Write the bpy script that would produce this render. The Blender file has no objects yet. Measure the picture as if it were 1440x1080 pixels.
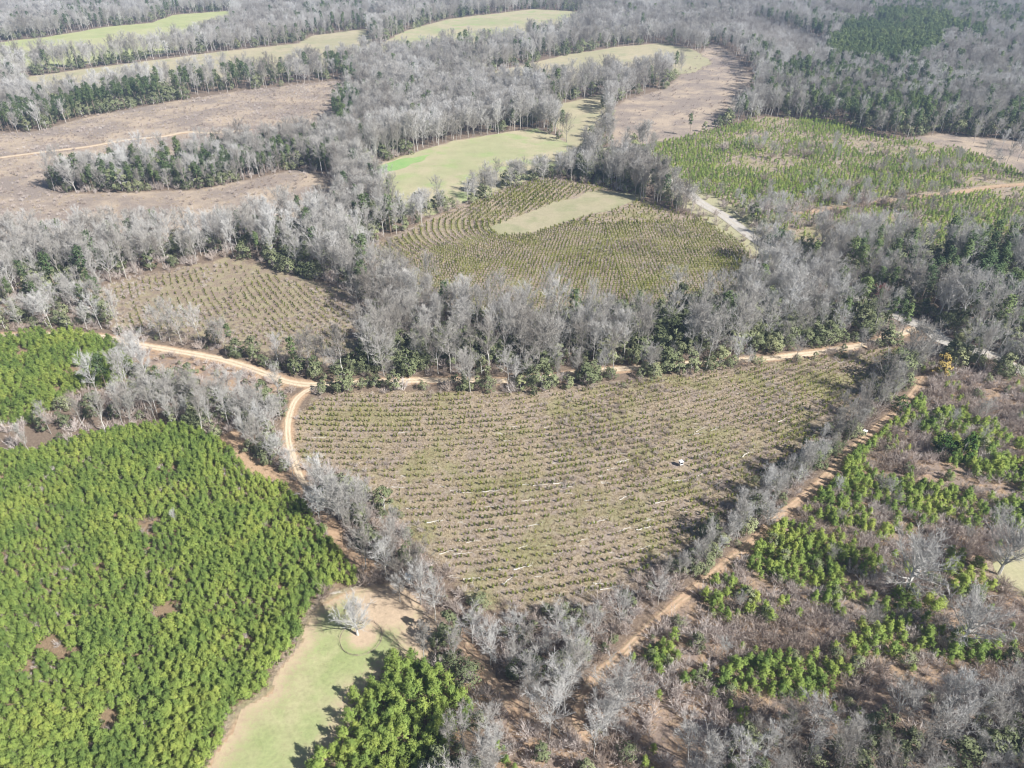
import bpy, math, random
import numpy as np
R = math.radians
SC = bpy.context.scene
COL = SC.collection

# ------------------------------------------------------------------ camera, sky, sun, exposure
ALT, PITCH, FOC = 120.0, R(34), 998.0
cd = bpy.data.cameras.new('camera')
cam = bpy.data.objects.new('camera', cd); COL.objects.link(cam)
cam.location = (0, 0, ALT); cam.rotation_euler = (R(90) - PITCH, 0, 0)
cd.sensor_width = 36.0; cd.lens = 36.0 * FOC / 1440.0
cd.clip_start = 0.5; cd.clip_end = 12000
SC.camera = cam
SUN_EL = R(40); SUN_AZ = math.atan2(-0.52, 0.85)          # direction towards the sun, from +X
w = bpy.data.worlds.new('World'); SC.world = w; w.use_nodes = True
nt = w.node_tree
sky = nt.nodes.new('ShaderNodeTexSky'); sky.sky_type = 'NISHITA'; sky.sun_disc = False
sky.sun_elevation = SUN_EL; sky.sun_rotation = math.pi / 2 - SUN_AZ
bg = nt.nodes['Background']; bg.inputs[1].default_value = 0.05
nt.links.new(sky.outputs[0], bg.inputs[0])
sl = bpy.data.lights.new('sun', 'SUN'); sl.energy = 5.0; sl.angle = R(0.55); sl.color = (1, .975, .94)
so = bpy.data.objects.new('sun', sl); COL.objects.link(so); so.location = (300, -200, 400)
so.rotation_euler = (0, 0, 0)
from mathutils import Vector
sd = Vector((math.cos(SUN_AZ) * math.cos(SUN_EL), math.sin(SUN_AZ) * math.cos(SUN_EL), math.sin(SUN_EL)))
so.rotation_euler = sd.to_track_quat('Z', 'Y').to_euler()
SC.view_settings.view_transform = 'Standard'; SC.view_settings.look = 'None'
SC.view_settings.exposure = 0.74; SC.view_settings.gamma = 1
SC.render.engine = 'CYCLES'
SC.cycles.max_bounces = 5; SC.cycles.diffuse_bounces = 3; SC.cycles.glossy_bounces = 1
SC.cycles.transmission_bounces = 2; SC.cycles.volume_bounces = 0; SC.cycles.transparent_max_bounces = 4
SC.cycles.use_denoising = True
SC.cycles.filter_width = 1.15
SC.cycles.use_adaptive_sampling = False

# ------------------------------------------------------------------ picture <-> ground
cP, sP = math.cos(PITCH), math.sin(PITCH)
def G(x, y):
    a = (x - 720.) / FOC; b = (y - 540.) / FOC
    dy = cP - sP * b; dz = -sP - cP * b
    t = -ALT / dz
    return (a * t, dy * t)
def PX(X, Y, Z=0.):
    Zr = Z - ALT
    dep = Y * cP - Zr * sP
    up = Y * sP + Zr * cP
    dep = np.maximum(dep, 1.0)
    return 720 + FOC * X / dep, 540 - FOC * up / dep
def GP(pts): return np.array([G(*p) for p in pts])

def inside(P, X, Y):
    n = len(P); r = np.zeros(np.shape(X), bool); j = n - 1
    for i in range(n):
        xi, yi = P[i]; xj, yj = P[j]
        c = ((yi > Y) != (yj > Y)) & (X < (xj - xi) * (Y - yi) / ((yj - yi) + 1e-12) + xi)
        r ^= c; j = i
    return r
def segdist(P, X, Y, closed=True):
    d = np.full(np.shape(X), 1e9); n = len(P)
    for i in range(n if closed else n - 1):
        ax, ay = P[i]; bx, by = P[(i + 1) % n]
        ux, uy = bx - ax, by - ay; L = ux * ux + uy * uy + 1e-9
        t = np.clip(((X - ax) * ux + (Y - ay) * uy) / L, 0, 1)
        d = np.minimum(d, np.hypot(X - ax - t * ux, Y - ay - t * uy))
    return d
def sdf(P, X, Y):
    d = segdist(P, X, Y); return np.where(inside(P, X, Y), d, -d)

# smooth value noise, vectorised
_nr = np.random.RandomState(5); _NT = _nr.rand(512, 512)
def vnoise(X, Y, s, o=0):
    x = np.asarray(X) / s + 17.3 * o + 1000; y = np.asarray(Y) / s + 9.1 * o + 1000
    xi = np.floor(x).astype(int); yi = np.floor(y).astype(int); fx = x - xi; fy = y - yi
    fx = fx * fx * (3 - 2 * fx); fy = fy * fy * (3 - 2 * fy)
    a = _NT[xi % 512, yi % 512]; b = _NT[(xi + 1) % 512, yi % 512]; c = _NT[xi % 512, (yi + 1) % 512]; d = _NT[(xi + 1) % 512, (yi + 1) % 512]
    return (a * (1 - fx) + b * fx) * (1 - fy) + (c * (1 - fx) + d * fx) * fy
def fbm(X, Y, s, o=0): return (vnoise(X, Y, s, o) + .5 * vnoise(X, Y, s / 2.1, o + 3) + .25 * vnoise(X, Y, s / 4.3, o + 7)) / 1.75

# ------------------------------------------------------------------ lay of the land, outlines in ground coordinates
Z = {}
def zone(n, pts): Z[n] = GP(pts)
zone('field_main', [(408, 615), (418, 585), (440, 562), (480, 552), (560, 549), (700, 553), (800, 545), (940, 528), (1060, 513), (1180, 497), (1262, 486), (1290, 492), (1262, 530), (1215, 565), (1165, 620), (1120, 655), (1070, 690), (1010, 745), (950, 790), (890, 822), (830, 848), (760, 862), (700, 858), (650, 828), (605, 785), (560, 735), (520, 700), (470, 670), (415, 650)])
zone('field_mid', [(505, 350), (560, 330), (600, 309), (660, 285), (720, 262), (765, 250), (850, 262), (960, 302), (985, 305), (1040, 333), (1062, 356), (1075, 415), (960, 440), (800, 458), (690, 452), (610, 430), (540, 395)])
zone('mid_clearing', [(688, 322), (720, 308), (770, 290), (822, 272), (850, 268), (905, 276), (870, 291), (800, 312), (745, 330), (705, 331)])
zone('field_left', [(118, 412), (180, 392), (250, 378), (320, 362), (350, 368), (420, 388), (480, 405), (515, 445), (505, 515), (400, 512), (300, 480), (210, 475), (150, 462), (160, 440)])
zone('field_right', [(900, 208), (960, 195), (1010, 182), (1080, 164), (1170, 172), (1240, 192), (1290, 198), (1340, 205), (1440, 245), (1600, 280), (1600, 350), (1440, 350), (1300, 358), (1120, 350), (1045, 300), (985, 272), (935, 240)])
zone('stand_left', [(-500, 650), (0, 640), (60, 632), (150, 612), (210, 598), (262, 602), (318, 625), (350, 668), (400, 682), (435, 722), (470, 765), (500, 800), (502, 822), (470, 830), (440, 842), (425, 880), (418, 905), (385, 938), (378, 965), (322, 1003), (318, 1030), (285, 1090), (230, 1300), (-700, 1300)])
zone('stand_far_left', [(-400, 480), (0, 480), (60, 470), (130, 472), (175, 490), (190, 520), (170, 545), (100, 558), (40, 600), (-400, 640)])
zone('stand_small', [(440, 1085), (470, 1062), (490, 1015), (498, 985), (545, 945), (565, 925), (612, 945), (655, 985), (668, 1010), (645, 1050), (600, 1085), (590, 1200), (440, 1200)])
zone('lawn', [(285, 1090), (325, 1025), (332, 1008), (385, 970), (392, 942), (425, 908), (432, 880), (450, 850), (490, 832), (540, 820), (575, 835), (605, 868), (618, 888), (600, 930), (570, 925), (545, 942), (498, 985), (488, 1015), (465, 1060), (440, 1090), (400, 1300), (200, 1300)])
zone('lawn_right', [(1398, 790), (1440, 770), (1600, 770), (1600, 840), (1440, 832), (1405, 815)])
zone('pasture_mid', [(503, 240), (560, 222), (640, 198), (755, 180), (812, 208), (825, 225), (760, 248), (700, 268), (640, 290), (600, 304), (572, 302)])
zone('pasture_strip', [(683, 104), (740, 91), (800, 77), (870, 66), (930, 61), (975, 70), (1002, 88), (975, 102), (930, 106), (870, 116), (800, 122), (720, 131), (690, 122)])
zone('pasture_small', [(768, 152), (850, 132), (850, 180), (835, 212), (800, 205)])
zone('pasture_far', [(520, 70), (570, 44), (630, 27), (750, 13), (822, 17), (812, 45), (740, 61), (660, 74), (590, 84), (530, 84)])
zone('pasture_left', [(0, 60), (75, 51), (150, 38), (215, 32), (245, 21), (332, 15), (335, 24), (318, 46), (240, 74), (120, 90), (0, 100), (-100, 103), (-100, 70)])
zone('pasture_band', [(35, 109), (100, 100), (200, 87), (300, 74), (420, 61), (440, 50), (515, 41), (530, 80), (440, 102), (300, 114), (160, 130), (50, 146)])
zone('clearcut_left', [(-300, 200), (0, 187), (50, 185), (130, 163), (230, 145), (330, 129), (482, 112), (490, 135), (470, 168), (480, 200), (400, 213), (300, 225), (200, 240), (72, 262), (75, 270), (130, 272), (280, 267), (400, 242), (432, 236), (470, 255), (480, 300), (430, 318), (300, 332), (150, 342), (0, 348), (-300, 350)])
zone('clearcut_far', [(985, 75), (1002, 60), (1030, 74), (1056, 105), (1062, 150), (1000, 182), (900, 210), (862, 212), (858, 155), (880, 140), (935, 125), (955, 108)])
zone('pasture_tiny', [(886, 104), (930, 95), (936, 107), (892, 114)])
zone('dirt_glade', [(306, 615), (335, 603), (350, 640), (395, 662), (435, 692), (470, 728), (500, 770), (545, 800), (520, 812), (480, 775), (440, 718), (395, 680), (350, 665), (320, 640)])
zone('scrub', [(1295, 500), (1345, 520), (1440, 540), (1800, 560), (1900, 1000), (1440, 968), (1300, 1000), (1150, 1030), (1040, 1040), (960, 1060), (900, 1300), (700, 1300), (700, 1090), (690, 1020), (660, 960), (612, 905), (640, 885), (720, 980), (780, 1040), (830, 990), (850, 945), (900, 900), (960, 850), (1000, 820), (1060, 765), (1110, 720), (1160, 680), (1230, 610), (1285, 560)])
zone('red_field', [(1270, 194), (1330, 188), (1440, 200), (1600, 215), (1600, 250), (1440, 245), (1390, 230), (1340, 208)])
zone('saplings', [(1005, 40), (1060, 30), (1110, 45), (1165, 66), (1155, 88), (1100, 96), (1070, 80)])
zone('pines_far', [(1152, 92), (1190, 48), (1240, 55), (1320, 62), (1312, 90), (1275, 112), (1180, 104)])
zone('pines_far_b', [(1220, 30), (1290, 34), (1375, 60), (1372, 72), (1290, 60), (1225, 44)])
zone('spit', [(72, 262), (200, 240), (300, 226), (400, 214), (480, 202), (470, 252), (432, 236), (400, 242), (280, 267), (130, 272), (75, 270)])
zone('left_verge', [(140, 478), (205, 492), (260, 502), (320, 514), (370, 530), (405, 545), (402, 562), (360, 566), (300, 552), (240, 538), (196, 524), (175, 490)])
zone('road_gap', [(1255, 446), (1275, 446), (1325, 470), (1338, 484), (1335, 503), (1300, 512), (1268, 490)])
zone('ring', [(480, 897), (490, 880), (508, 874), (527, 880), (536, 896), (526, 910), (508, 916), (490, 910)])
OPEN = ['road_gap', 'left_verge', 'field_main', 'field_mid', 'field_left', 'field_right', 'stand_left', 'stand_far_left', 'stand_small', 'lawn', 'lawn_right', 'pasture_mid', 'pasture_strip', 'pasture_small', 'pasture_far', 'pasture_left', 'pasture_band', 'clearcut_left', 'clearcut_far', 'pasture_tiny', 'dirt_glade', 'scrub', 'red_field', 'saplings', 'pines_far', 'pines_far_b']
ROADS = {
 'dirt_road': (3.0, [(-300, 476), (0, 472), (70, 470), (140, 473), (170, 480), (205, 487), (260, 496), (320, 508), (368, 524), (405, 537), (440, 541), (500, 538), (560, 536), (640, 535), (700, 536), (760, 531), (850, 521), (980, 511), (1050, 506), (1110, 501), (1195, 489), (1240, 478), (1290, 462)]),
 'side_track': (1.9, [(470, 541), (440, 546), (420, 558), (410, 575), (405, 600), (408, 630), (420, 665), (440, 700)]),
 'county_road': (6.0, [(860, 215), (900, 232), (955, 262), (985, 285), (1020, 305), (1060, 335), (1120, 372), (1200, 415), (1270, 448), (1305, 462), (1325, 478), (1370, 492), (1400, 503), (1440, 522), (1600, 570)]),
 'trail': (1.9, [(1300, 530), (1285, 552), (1262, 577), (1225, 608), (1185, 645), (1150, 682), (1100, 722), (1060, 760), (1015, 797), (985, 822), (950, 850), (905, 890), (870, 925), (838, 950), (818, 985), (812, 1010), (822, 1035)]),
 'footpath': (2.0, [(640, 885), (660, 915), (685, 948), (705, 975), (722, 1000)]),
 'farm_track': (3.0, [(1120, 300), (1200, 290), (1290, 277), (1340, 272), (1400, 262), (1500, 255)]),
 'logging_track': (3.5, [(0, 222), (60, 214), (120, 207), (185, 196), (230, 192), (262, 186), (300, 187), (350, 183)]),
}
ROADW = {k: (wd, GP(p)) for k, (wd, p) in ROADS.items()}
def road_dist(X, Y, names=None):
    d = np.full(np.shape(X), 1e9)
    for k, (wd, P) in ROADW.items():
        if names and k not in names: continue
        d = np.minimum(d, segdist(P, X, Y, False) - wd / 2)
    return d
def in_any(names, X, Y):
    r = np.zeros(np.shape(X), bool)
    for n in names: r |= inside(Z[n], X, Y)
    return r

# ------------------------------------------------------------------ material helper
class NT:
    def __init__(s, name):
        s.m = bpy.data.materials.new(name); s.m.use_nodes = True; s.t = s.m.node_tree; s.b = s.t.nodes['Principled BSDF']
        s.b.inputs['Roughness'].default_value = .85; s.b.inputs['Specular IOR Level'].default_value = .15
    def n(s, t, **k):
        o = s.t.nodes.new(t)
        for a, v in k.items(): setattr(o, a, v)
        return o
    def l(s, a, b): s.t.links.new(a, b)
    def noise(s, vec, scale, detail=4, rough=.6):
        o = s.n('ShaderNodeTexNoise'); o.inputs['Scale'].default_value = scale; o.inputs['Detail'].default_value = detail
        o.inputs['Roughness'].default_value = rough; s.l(vec, o.inputs['Vector']); return o.outputs['Fac']
    def math(s, op, a, b=None, c=None):
        o = s.n('ShaderNodeMath', operation=op)
        for i, v in enumerate((a, b, c)):
            if v is None: continue
            if isinstance(v, (int, float)): o.inputs[i].default_value = v
            else: s.l(v, o.inputs[i])
        return o.outputs[0]
    def step(s, v, lo, hi, a=0., b=1.):
        o = s.n('ShaderNodeMapRange', interpolation_type='SMOOTHSTEP'); s.l(v, o.inputs[0])
        for i, q in zip((1, 2, 3, 4), (lo, hi, a, b)): o.inputs[i].default_value = q
        return o.outputs[0]
    def mix(s, f, a, b):
        o = s.n('ShaderNodeMix', data_type='RGBA')
        if isinstance(f, (int, float)): o.inputs[0].default_value = f
        else: s.l(f, o.inputs[0])
        for i, v in ((6, a), (7, b)):
            if isinstance(v, tuple): o.inputs[i].default_value = (*v, 1)
            else: s.l(v, o.inputs[i])
        return o.outputs[2]
    def ramp(s, f, stops):
        o = s.n('ShaderNodeValToRGB'); e = o.color_ramp.elements
        while len(e) < len(stops): e.new(.5)
        for i, (p, c) in enumerate(stops): e[i].position = p; e[i].color = (*c, 1)
        s.l(f, o.inputs[0]); return o.outputs[0]
    def pos(s): return s.n('ShaderNodeNewGeometry').outputs['Position']
    def attr(s, n): return s.n('ShaderNodeAttribute', attribute_name=n).outputs['Fac']
    def bump(s, h, strength, dist):
        o = s.n('ShaderNodeBump'); o.inputs['Strength'].default_value = strength; o.inputs['Distance'].default_value = dist
        s.l(h, o.inputs['Height']); s.l(o.outputs[0], s.b.inputs['Normal'])
    def col(s, c):
        if isinstance(c, tuple): s.b.inputs['Base Color'].default_value = (*c, 1)
        else: s.l(c, s.b.inputs['Base Color'])

def tinted(name, stops, patch=40., amt=.5, fine=None, trans=0.):
    """one plant kind: colour from a ramp driven by a per-plant random number and a patchy noise over the land"""
    m = NT(name); oi = m.n('ShaderNodeObjectInfo')
    p = m.noise(m.pos(), 1. / patch, 2, .5)
    p2 = m.step(p, .3, .7)
    f = m.math('ADD', m.math('MULTIPLY', oi.outputs['Random'], 1 - amt), m.math('MULTIPLY', p2, amt))
    if fine:
        q = m.noise(m.pos(), fine, 1, .5)
        f = m.math('ADD', f, m.math('MULTIPLY', m.math('SUBTRACT', q, .5), .7))
    c = m.ramp(f, stops); m.col(c)
    if trans:
        tr = m.n('ShaderNodeBsdfTranslucent'); m.l(c, tr.inputs[0])
        mx = m.n('ShaderNodeMixShader'); mx.inputs[0].default_value = trans
        m.l(m.b.outputs[0], mx.inputs[1]); m.l(tr.outputs[0], mx.inputs[2])
        m.l(mx.outputs[0], m.t.nodes['Material Output'].inputs['Surface'])
    return m.m

M_twig = tinted('grey_twigs', [(0, (.22, .195, .165)), (.3, (.36, .335, .30)), (.65, (.485, .465, .435)), (1, (.63, .62, .60))], 45, .4)
M_bark = tinted('grey_bark', [(0, (.24, .22, .19)), (.5, (.42, .395, .355)), (1, (.64, .62, .58))], 30, .25, 3.)
M_pale = tinted('pale_bark', [(0, (.50, .48, .44)), (1, (.72, .70, .67))], 30, .3)
M_twig2 = tinted('pale_twigs', [(0, (.42, .40, .37)), (1, (.60, .585, .56))], 30, .3)
M_brush = tinted('leafless_brush', [(0, (.31, .24, .19)), (.4, (.46, .39, .34)), (.75, (.57, .50, .46)), (1, (.66, .61, .57))], 22, .6)
M_yp = tinted('young_pine_needles', [(0, (.20, .30, .085)), (.4, (.33, .44, .115)), (.75, (.42, .51, .13)), (1, (.52, .58, .15))], 9, .6, .9, .35)
M_mp = tinted('pine_needles', [(0, (.09, .14, .065)), (.5, (.14, .195, .08)), (1, (.21, .26, .10))], 70, .4, .6, .1)
M_ev = tinted('evergreen_leaves', [(0, (.14, .17, .085)), (.4, (.23, .26, .135)), (.75, (.32, .345, .19)), (1, (.42, .43, .22))], 35, .45, .8, .25)
M_sd = tinted('seedling_needles', [(0, (.15, .19, .045)), (.5, (.26, .29, .065)), (1, (.38, .38, .10))], 14, .4, None, .25)
M_straw = tinted('dry_grass', [(0, (.24, .19, .11)), (.35, (.36, .295, .17)), (.6, (.38, .30, .20)), (1, (.54, .45, .31))], 9, .5)
M_cedar = tinted('cedar_leaves', [(0, (.04, .085, .02)), (1, (.07, .13, .03))], 5, .5, 1.)
M_red = tinted('red_buds', [(0, (.24, .07, .07)), (1, (.34, .12, .11))], 5, .5)
M_gold = tinted('golden_leaves', [(0, (.26, .19, .06)), (1, (.40, .30, .10))], 5, .5, 1.)
M_pbark = tinted('pine_bark', [(0, (.20, .15, .11)), (1, (.36, .29, .23))], 20, .4)

# ------------------------------------------------------------------ mesh helpers
def mesh_from(name, V, F, mats, mi=None, smooth=False):
    me = bpy.data.meshes.new(name)
    me.from_pydata([tuple(v) for v in V], [], F)
    for m in mats: me.materials.append(m)
    if mi is not None: me.polygons.foreach_set('material_index', mi)
    if smooth: me.polygons.foreach_set('use_smooth', [True] * len(me.polygons))
    me.update(); return me
class MB:
    def __init__(s): s.V = []; s.F = []
    def tube(s, p0, p1, r0, r1, n=5):
        p0 = np.asarray(p0, float); p1 = np.asarray(p1, float); d = p1 - p0; L = np.linalg.norm(d) + 1e-9; d /= L
        a = np.cross(d, (0, 0, 1) if abs(d[2]) < .9 else (1, 0, 0)); a /= np.linalg.norm(a); b = np.cross(d, a)
        k = len(s.V)
        for i in range(n):
            t = 2 * math.pi * i / n; o = a * math.cos(t) + b * math.sin(t)
            s.V.append(p0 + o * r0); s.V.append(p1 + o * r1)
        for i in range(n):
            j = (i + 1) % n; s.F.append((k + 2 * i, k + 2 * j, k + 2 * j + 1, k + 2 * i + 1))
    def blade(s, p, d, L, wd, rng, face=None):
        d = np.asarray(d, float); d = d / (np.linalg.norm(d) + 1e-9)
        r = rng.normal(size=3)
        if face is not None: r = face + r * .35
        a = np.cross(d, r); a /= np.linalg.norm(a) + 1e-9
        k = len(s.V); s.V += [p - a * wd / 2, p + a * wd / 2, p + d * L]; s.F.append((k, k + 1, k + 2))
    def leaf(s, p, nrm, sz, rng, asp=1.5):
        nrm = nrm / (np.linalg.norm(nrm) + 1e-9); a = np.cross(nrm, rng.normal(size=3)); a /= np.linalg.norm(a) + 1e-9; b = np.cross(nrm, a)
        k = len(s.V); s.V += [p - a * sz * asp / 2, p - b * sz / 2, p + a * sz * asp / 2, p + b * sz / 2]; s.F.append((k, k + 1, k + 2, k + 3))
    def box(s, x0, y0, z0, x1, y1, z1):
        k = len(s.V)
        s.V += [np.array(v, float) for v in ((x0, y0, z0), (x1, y0, z0), (x1, y1, z0), (x0, y1, z0), (x0, y0, z1), (x1, y0, z1), (x1, y1, z1), (x0, y1, z1))]
        s.F += [tuple(k + i for i in f) for f in ((0, 3, 2, 1), (4, 5, 6, 7), (0, 1, 5, 4), (1, 2, 6, 5), (2, 3, 7, 6), (3, 0, 4, 7))]
def unit(az, el): return np.array([math.cos(az) * math.cos(el), math.sin(az) * math.cos(el), math.sin(el)])

# ------------------------------------------------------------------ plants: each returns (trunk MB, crown MB)
def gen_bare(seed, H=16., R0=4.2, base=.35, n1=12, twig=1.0, tw=.05, elr=(35, 68), tr=.22, n2=5, fork=False):
    g = np.random.RandomState(seed); T = MB(); C = MB()
    # trunk and leader
    pts = [np.zeros(3)]; k = 8; lean = g.normal(size=2) * .03
    for i in range(1, k + 1):
        pts.append(np.array([lean[0] * H * i / k + g.normal() * .12 * i / 3, lean[1] * H * i / k + g.normal() * .12 * i / 3, H * .96 * i / k]))
    rad = lambda f: tr * (1 - f) ** .9 + .025
    nt_ = 5 if not fork else 3
    for i in range(k):
        (T if i < nt_ else C).tube(pts[i], pts[i + 1], rad(i / k), rad((i + 1) / k), 6 if i < nt_ else 4)
    def at(f):
        q = min(max(f, 0), .999) * k; i = int(q); return pts[i] + (pts[i + 1] - pts[i]) * (q - i)
    def twigs(p, d, L, n):
        for _ in range(n):
            q = p + d * L * g.uniform(.15, 1.0)
            dd = d + g.normal(size=3) * .55 + np.array([0, 0, .35]); dd /= np.linalg.norm(dd)
            l = twig * g.uniform(.7, 1.5)
            C.blade(q, dd, l, tw, g)
            for _ in range(2):
                d2 = dd + g.normal(size=3) * .5 + np.array([0, 0, .2])
                C.blade(q + dd * l * g.uniform(.3, .7), d2, l * g.uniform(.4, .75), tw * .75, g)
    az = g.uniform(0, 6)
    for i in range(n1):
        f = base + (.93 - base) * (i + g.uniform(0, .6)) / n1
        az += 2.4 + g.normal() * .3
        u = (f - base) / (1 - base)
        prof = math.sin(math.pi * min(1, (u * .8 + .22))) ** .6
        el = R(g.uniform(*elr) + 12 * u)
        L = R0 * prof / math.cos(el) * g.uniform(.75, 1.1); L = min(L, (H * 1.03 - at(f)[2]) / max(math.sin(el), .2))
        if L < .8: continue
        d = unit(az, el); p = at(f); r = max(.03, rad(f) * .55); segs = 3
        for s_ in range(segs):
            q = p + d * L / segs
            C.tube(p, q, r * (1 - s_ / segs) + .012, r * (1 - (s_ + 1) / segs) + .012, 4)
            for j in range(max(1, int(n2 * .6 + .5))):
                p2 = p + (q - p) * g.uniform(0, 1)
                d2 = d + g.normal(size=3) * .55 + np.array([0, 0, .25]); d2 /= np.linalg.norm(d2)
                L2 = L * g.uniform(.22, .42) * (1.15 - .25 * s_)
                C.tube(p2, p2 + d2 * L2, r * .42 * (1 - s_ / segs) + .012, .012, 3)
                twigs(p2, d2, L2, 6)
            d = d + g.normal(size=3) * .14 + np.array([0, 0, .10]); d /= np.linalg.norm(d); p = q
        twigs(p - d * L * .2, d, L * .25, 6)
    twigs(at(.8), np.array([0, 0, 1.]), H * .18, 14)
    return T, C
def gen_brush(seed, H=2.4):
    g = np.random.RandomState(seed); C = MB()
    for i in range(20):
        d = unit(g.uniform(0, 6.28), R(g.uniform(35, 85))); L = H * g.uniform(.6, 1.05); p = np.array([g.normal() * .25, g.normal() * .25, 0]); q = p + d * L * .5
        C.tube(p, q, .03, .018, 3); d2 = d + g.normal(size=3) * .2; C.tube(q, q + d2 * L * .5, .018, .006, 3)
        for _ in range(16):
            s = g.uniform(.25, 1); b = p + d * L * s; C.blade(b, d + g.normal(size=3) * .5 + np.array([0, 0, .3]), g.uniform(.45, 1.0), .055, g)
    return C
def gen_pine_young(seed, H=3.7, Rr=1.5):
    g = np.random.RandomState(seed); T = MB(); C = MB()
    T.tube((0, 0, 0), (0, 0, H * .85), .07, .02, 5)
    nw = 9
    for i in range(nw):
        f = .14 + .8 * i / (nw - 1); z = H * f; rr = Rr * (1 - f) ** .55 * (.75 + .5 * g.rand())
        az = g.uniform(0, 6)
        for j in range(6):
            az += 1.05 + g.normal() * .6; el = R(g.uniform(5, 55) + 22 * f); z = H * f + g.normal() * .16; d = unit(az, el); L = rr * g.uniform(.6, 1.15)
            for s in ((.45, .75, 1.0) if f < .8 else (.9,)):
                p = np.array([0, 0, z - .1]) + d * L * s + g.normal(size=3) * .05
                for _ in range(8):
                    C.blade(p + g.normal(size=3) * .09, d * .7 + np.array([0, 0, .6]) + g.normal(size=3) * .8, g.uniform(.18, .33), .115, g, d + np.array([0, 0, .6]))
    for _ in range(16): C.blade(np.array([0, 0, H * g.uniform(.84, .97)]), np.array([0, 0, 1]) + g.normal(size=3) * .4, .4, .13, g, unit(g.uniform(0, 6.28), .3))
    return T, C
def gen_pine_tall(seed, H=18., Rr=2.8):
    g = np.random.RandomState(seed); T = MB(); C = MB()
    x = g.normal() * .3
    T.tube((0, 0, 0), (x * .5, 0, H * .5), .2, .15, 6); T.tube((x * .5, 0, H * .5), (x, 0, H * .95), .15, .04, 5)
    n = 26; az = 0
    for i in range(n):
        f = .52 + .46 * i / n; az += 2.4 + g.normal() * .3; u = (f - .52) / .48
        L = Rr * (1 - u) ** .5 * g.uniform(.6, 1.1) * (.65 + u) ; L = min(L, Rr * 1.15); d = unit(az, R(10 + 40 * u)); p = np.array([x * f, 0, H * f])
        C.tube(p, p + d * L, .05, .02, 3)
        for s in (.45, .75, 1.0):
            c = p + d * L * s + g.normal(size=3) * .2
            for _ in range(9): C.leaf(c + g.normal(size=3) * .33, g.normal(size=3) + np.array([0, 0, .8]), .42, g)
    return T, C
def gen_ever(seed, H=6., Rr=2.3, nl=30, low=.12):
    g = np.random.RandomState(seed); T = MB(); C = MB()
    T.tube((0, 0, 0), (0, 0, H * .6), .13, .05, 5)
    for i in range(nl):
        u = g.uniform(0, 1); z = H * (low + (.9 - low) * u); rr = Rr * math.sin(math.pi * min(1, u * .72 + .26)) ** .7 * g.uniform(.45, 1)
        a = g.uniform(0, 6.28); c = np.array([rr * math.cos(a), rr * math.sin(a), z])
        if i % 3 == 0: T.tube((0, 0, z * .6), c, .05, .02, 3)
        lr = g.uniform(.35, .7) * Rr / 2.3
        for _ in range(26):
            o = g.normal(size=3); o /= np.linalg.norm(o); o[2] = o[2] * .8 + .1
            C.leaf(c + o * lr, o + g.normal(size=3) * .35 + np.array([0, 0, .35]), .24 * H / 6 + .05, g)
    return T, C
def gen_seedling(seed):
    g = np.random.RandomState(seed); C = MB()
    for i in range(40):
        z = g.uniform(.05, .95); d = unit(g.uniform(0, 6.28), R(g.uniform(25, 75))); C.blade(np.array([0, 0, z]) + d * .08, d, g.uniform(.3, .52), .13, g, np.array([d[0], d[1], .6]))
    return C
def gen_tuft(seed):
    g = np.random.RandomState(seed); C = MB()
    for i in range(10):
        d = unit(g.uniform(0, 6.28), R(g.uniform(25, 80))); C.blade(np.array([g.normal() * .2, g.normal() * .2, 0]), d, g.uniform(.3, .6), .07, g)
    return C

KIND = {}
def rounded(me, keep):
    """crown faces share the soft outward normals of the foliage volume"""
    n = len(me.vertices); co = np.zeros(n * 3); me.vertices.foreach_get('co', co); co = co.reshape(-1, 3)
    sel = np.zeros(n, bool); F = [list(p.vertices) for p in me.polygons]
    for p in me.polygons:
        if p.material_index == keep: sel[list(p.vertices)] = True
    c = co[sel].mean(0); c[2] -= (co[sel][:, 2].max() - co[sel][:, 2].min()) * .28
    N = co - c; N /= np.linalg.norm(N, axis=1)[:, None] + 1e-9
    g = np.random.RandomState(1); N = N + g.normal(size=N.shape) * .22; N /= np.linalg.norm(N, axis=1)[:, None]
    F2 = []; MI = []
    for p, f in zip(me.polygons, F):
        if p.material_index == keep:
            gn = np.cross(co[f[1]] - co[f[0]], co[f[2]] - co[f[0]])
            if gn @ N[f].mean(0) < 0: f = f[::-1]
        F2.append(tuple(f)); MI.append(p.material_index)
    m2 = mesh_from(me.name, co, F2, list(me.materials), MI, True)
    vn = np.zeros(n * 3); m2.vertices.foreach_get('normal', vn); vn = vn.reshape(-1, 3); vn[sel] = N[sel]
    m2.normals_split_custom_set_from_vertices([tuple(v) for v in vn]); return m2
def add_kind(name, variants, mt, mc, soft=False):
    """variants: list of (trunk MB or None, crown MB); keeps part meshes for individuals and a joined mesh for the masses"""
    parts = []; coll = bpy.data.collections.new('source_' + name)
    for i, (T, C) in enumerate(variants):
        tm = mesh_from(name + '_trunk', T.V, T.F, [mt]) if T else None
        cm = mesh_from(name + '_crown', C.V, C.F, [mc])
        if T:
            k = len(T.V); F = list(T.F) + [tuple(k + j for j in f) for f in C.F]
            jm = mesh_from(name + '_whole', list(T.V) + list(C.V), F, [mt, mc], [0] * len(T.F) + [1] * len(C.F))
        else: jm = cm
        if soft:
            cm2 = rounded(cm, 0); jm = rounded(jm, 1) if T else cm2; cm = cm2
        coll.objects.link(bpy.data.objects.new('source_%s_%02d' % (name, i), jm))
        parts.append((tm, cm))
    KIND[name] = dict(parts=parts, coll=coll, n=len(variants), items=[])
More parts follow.
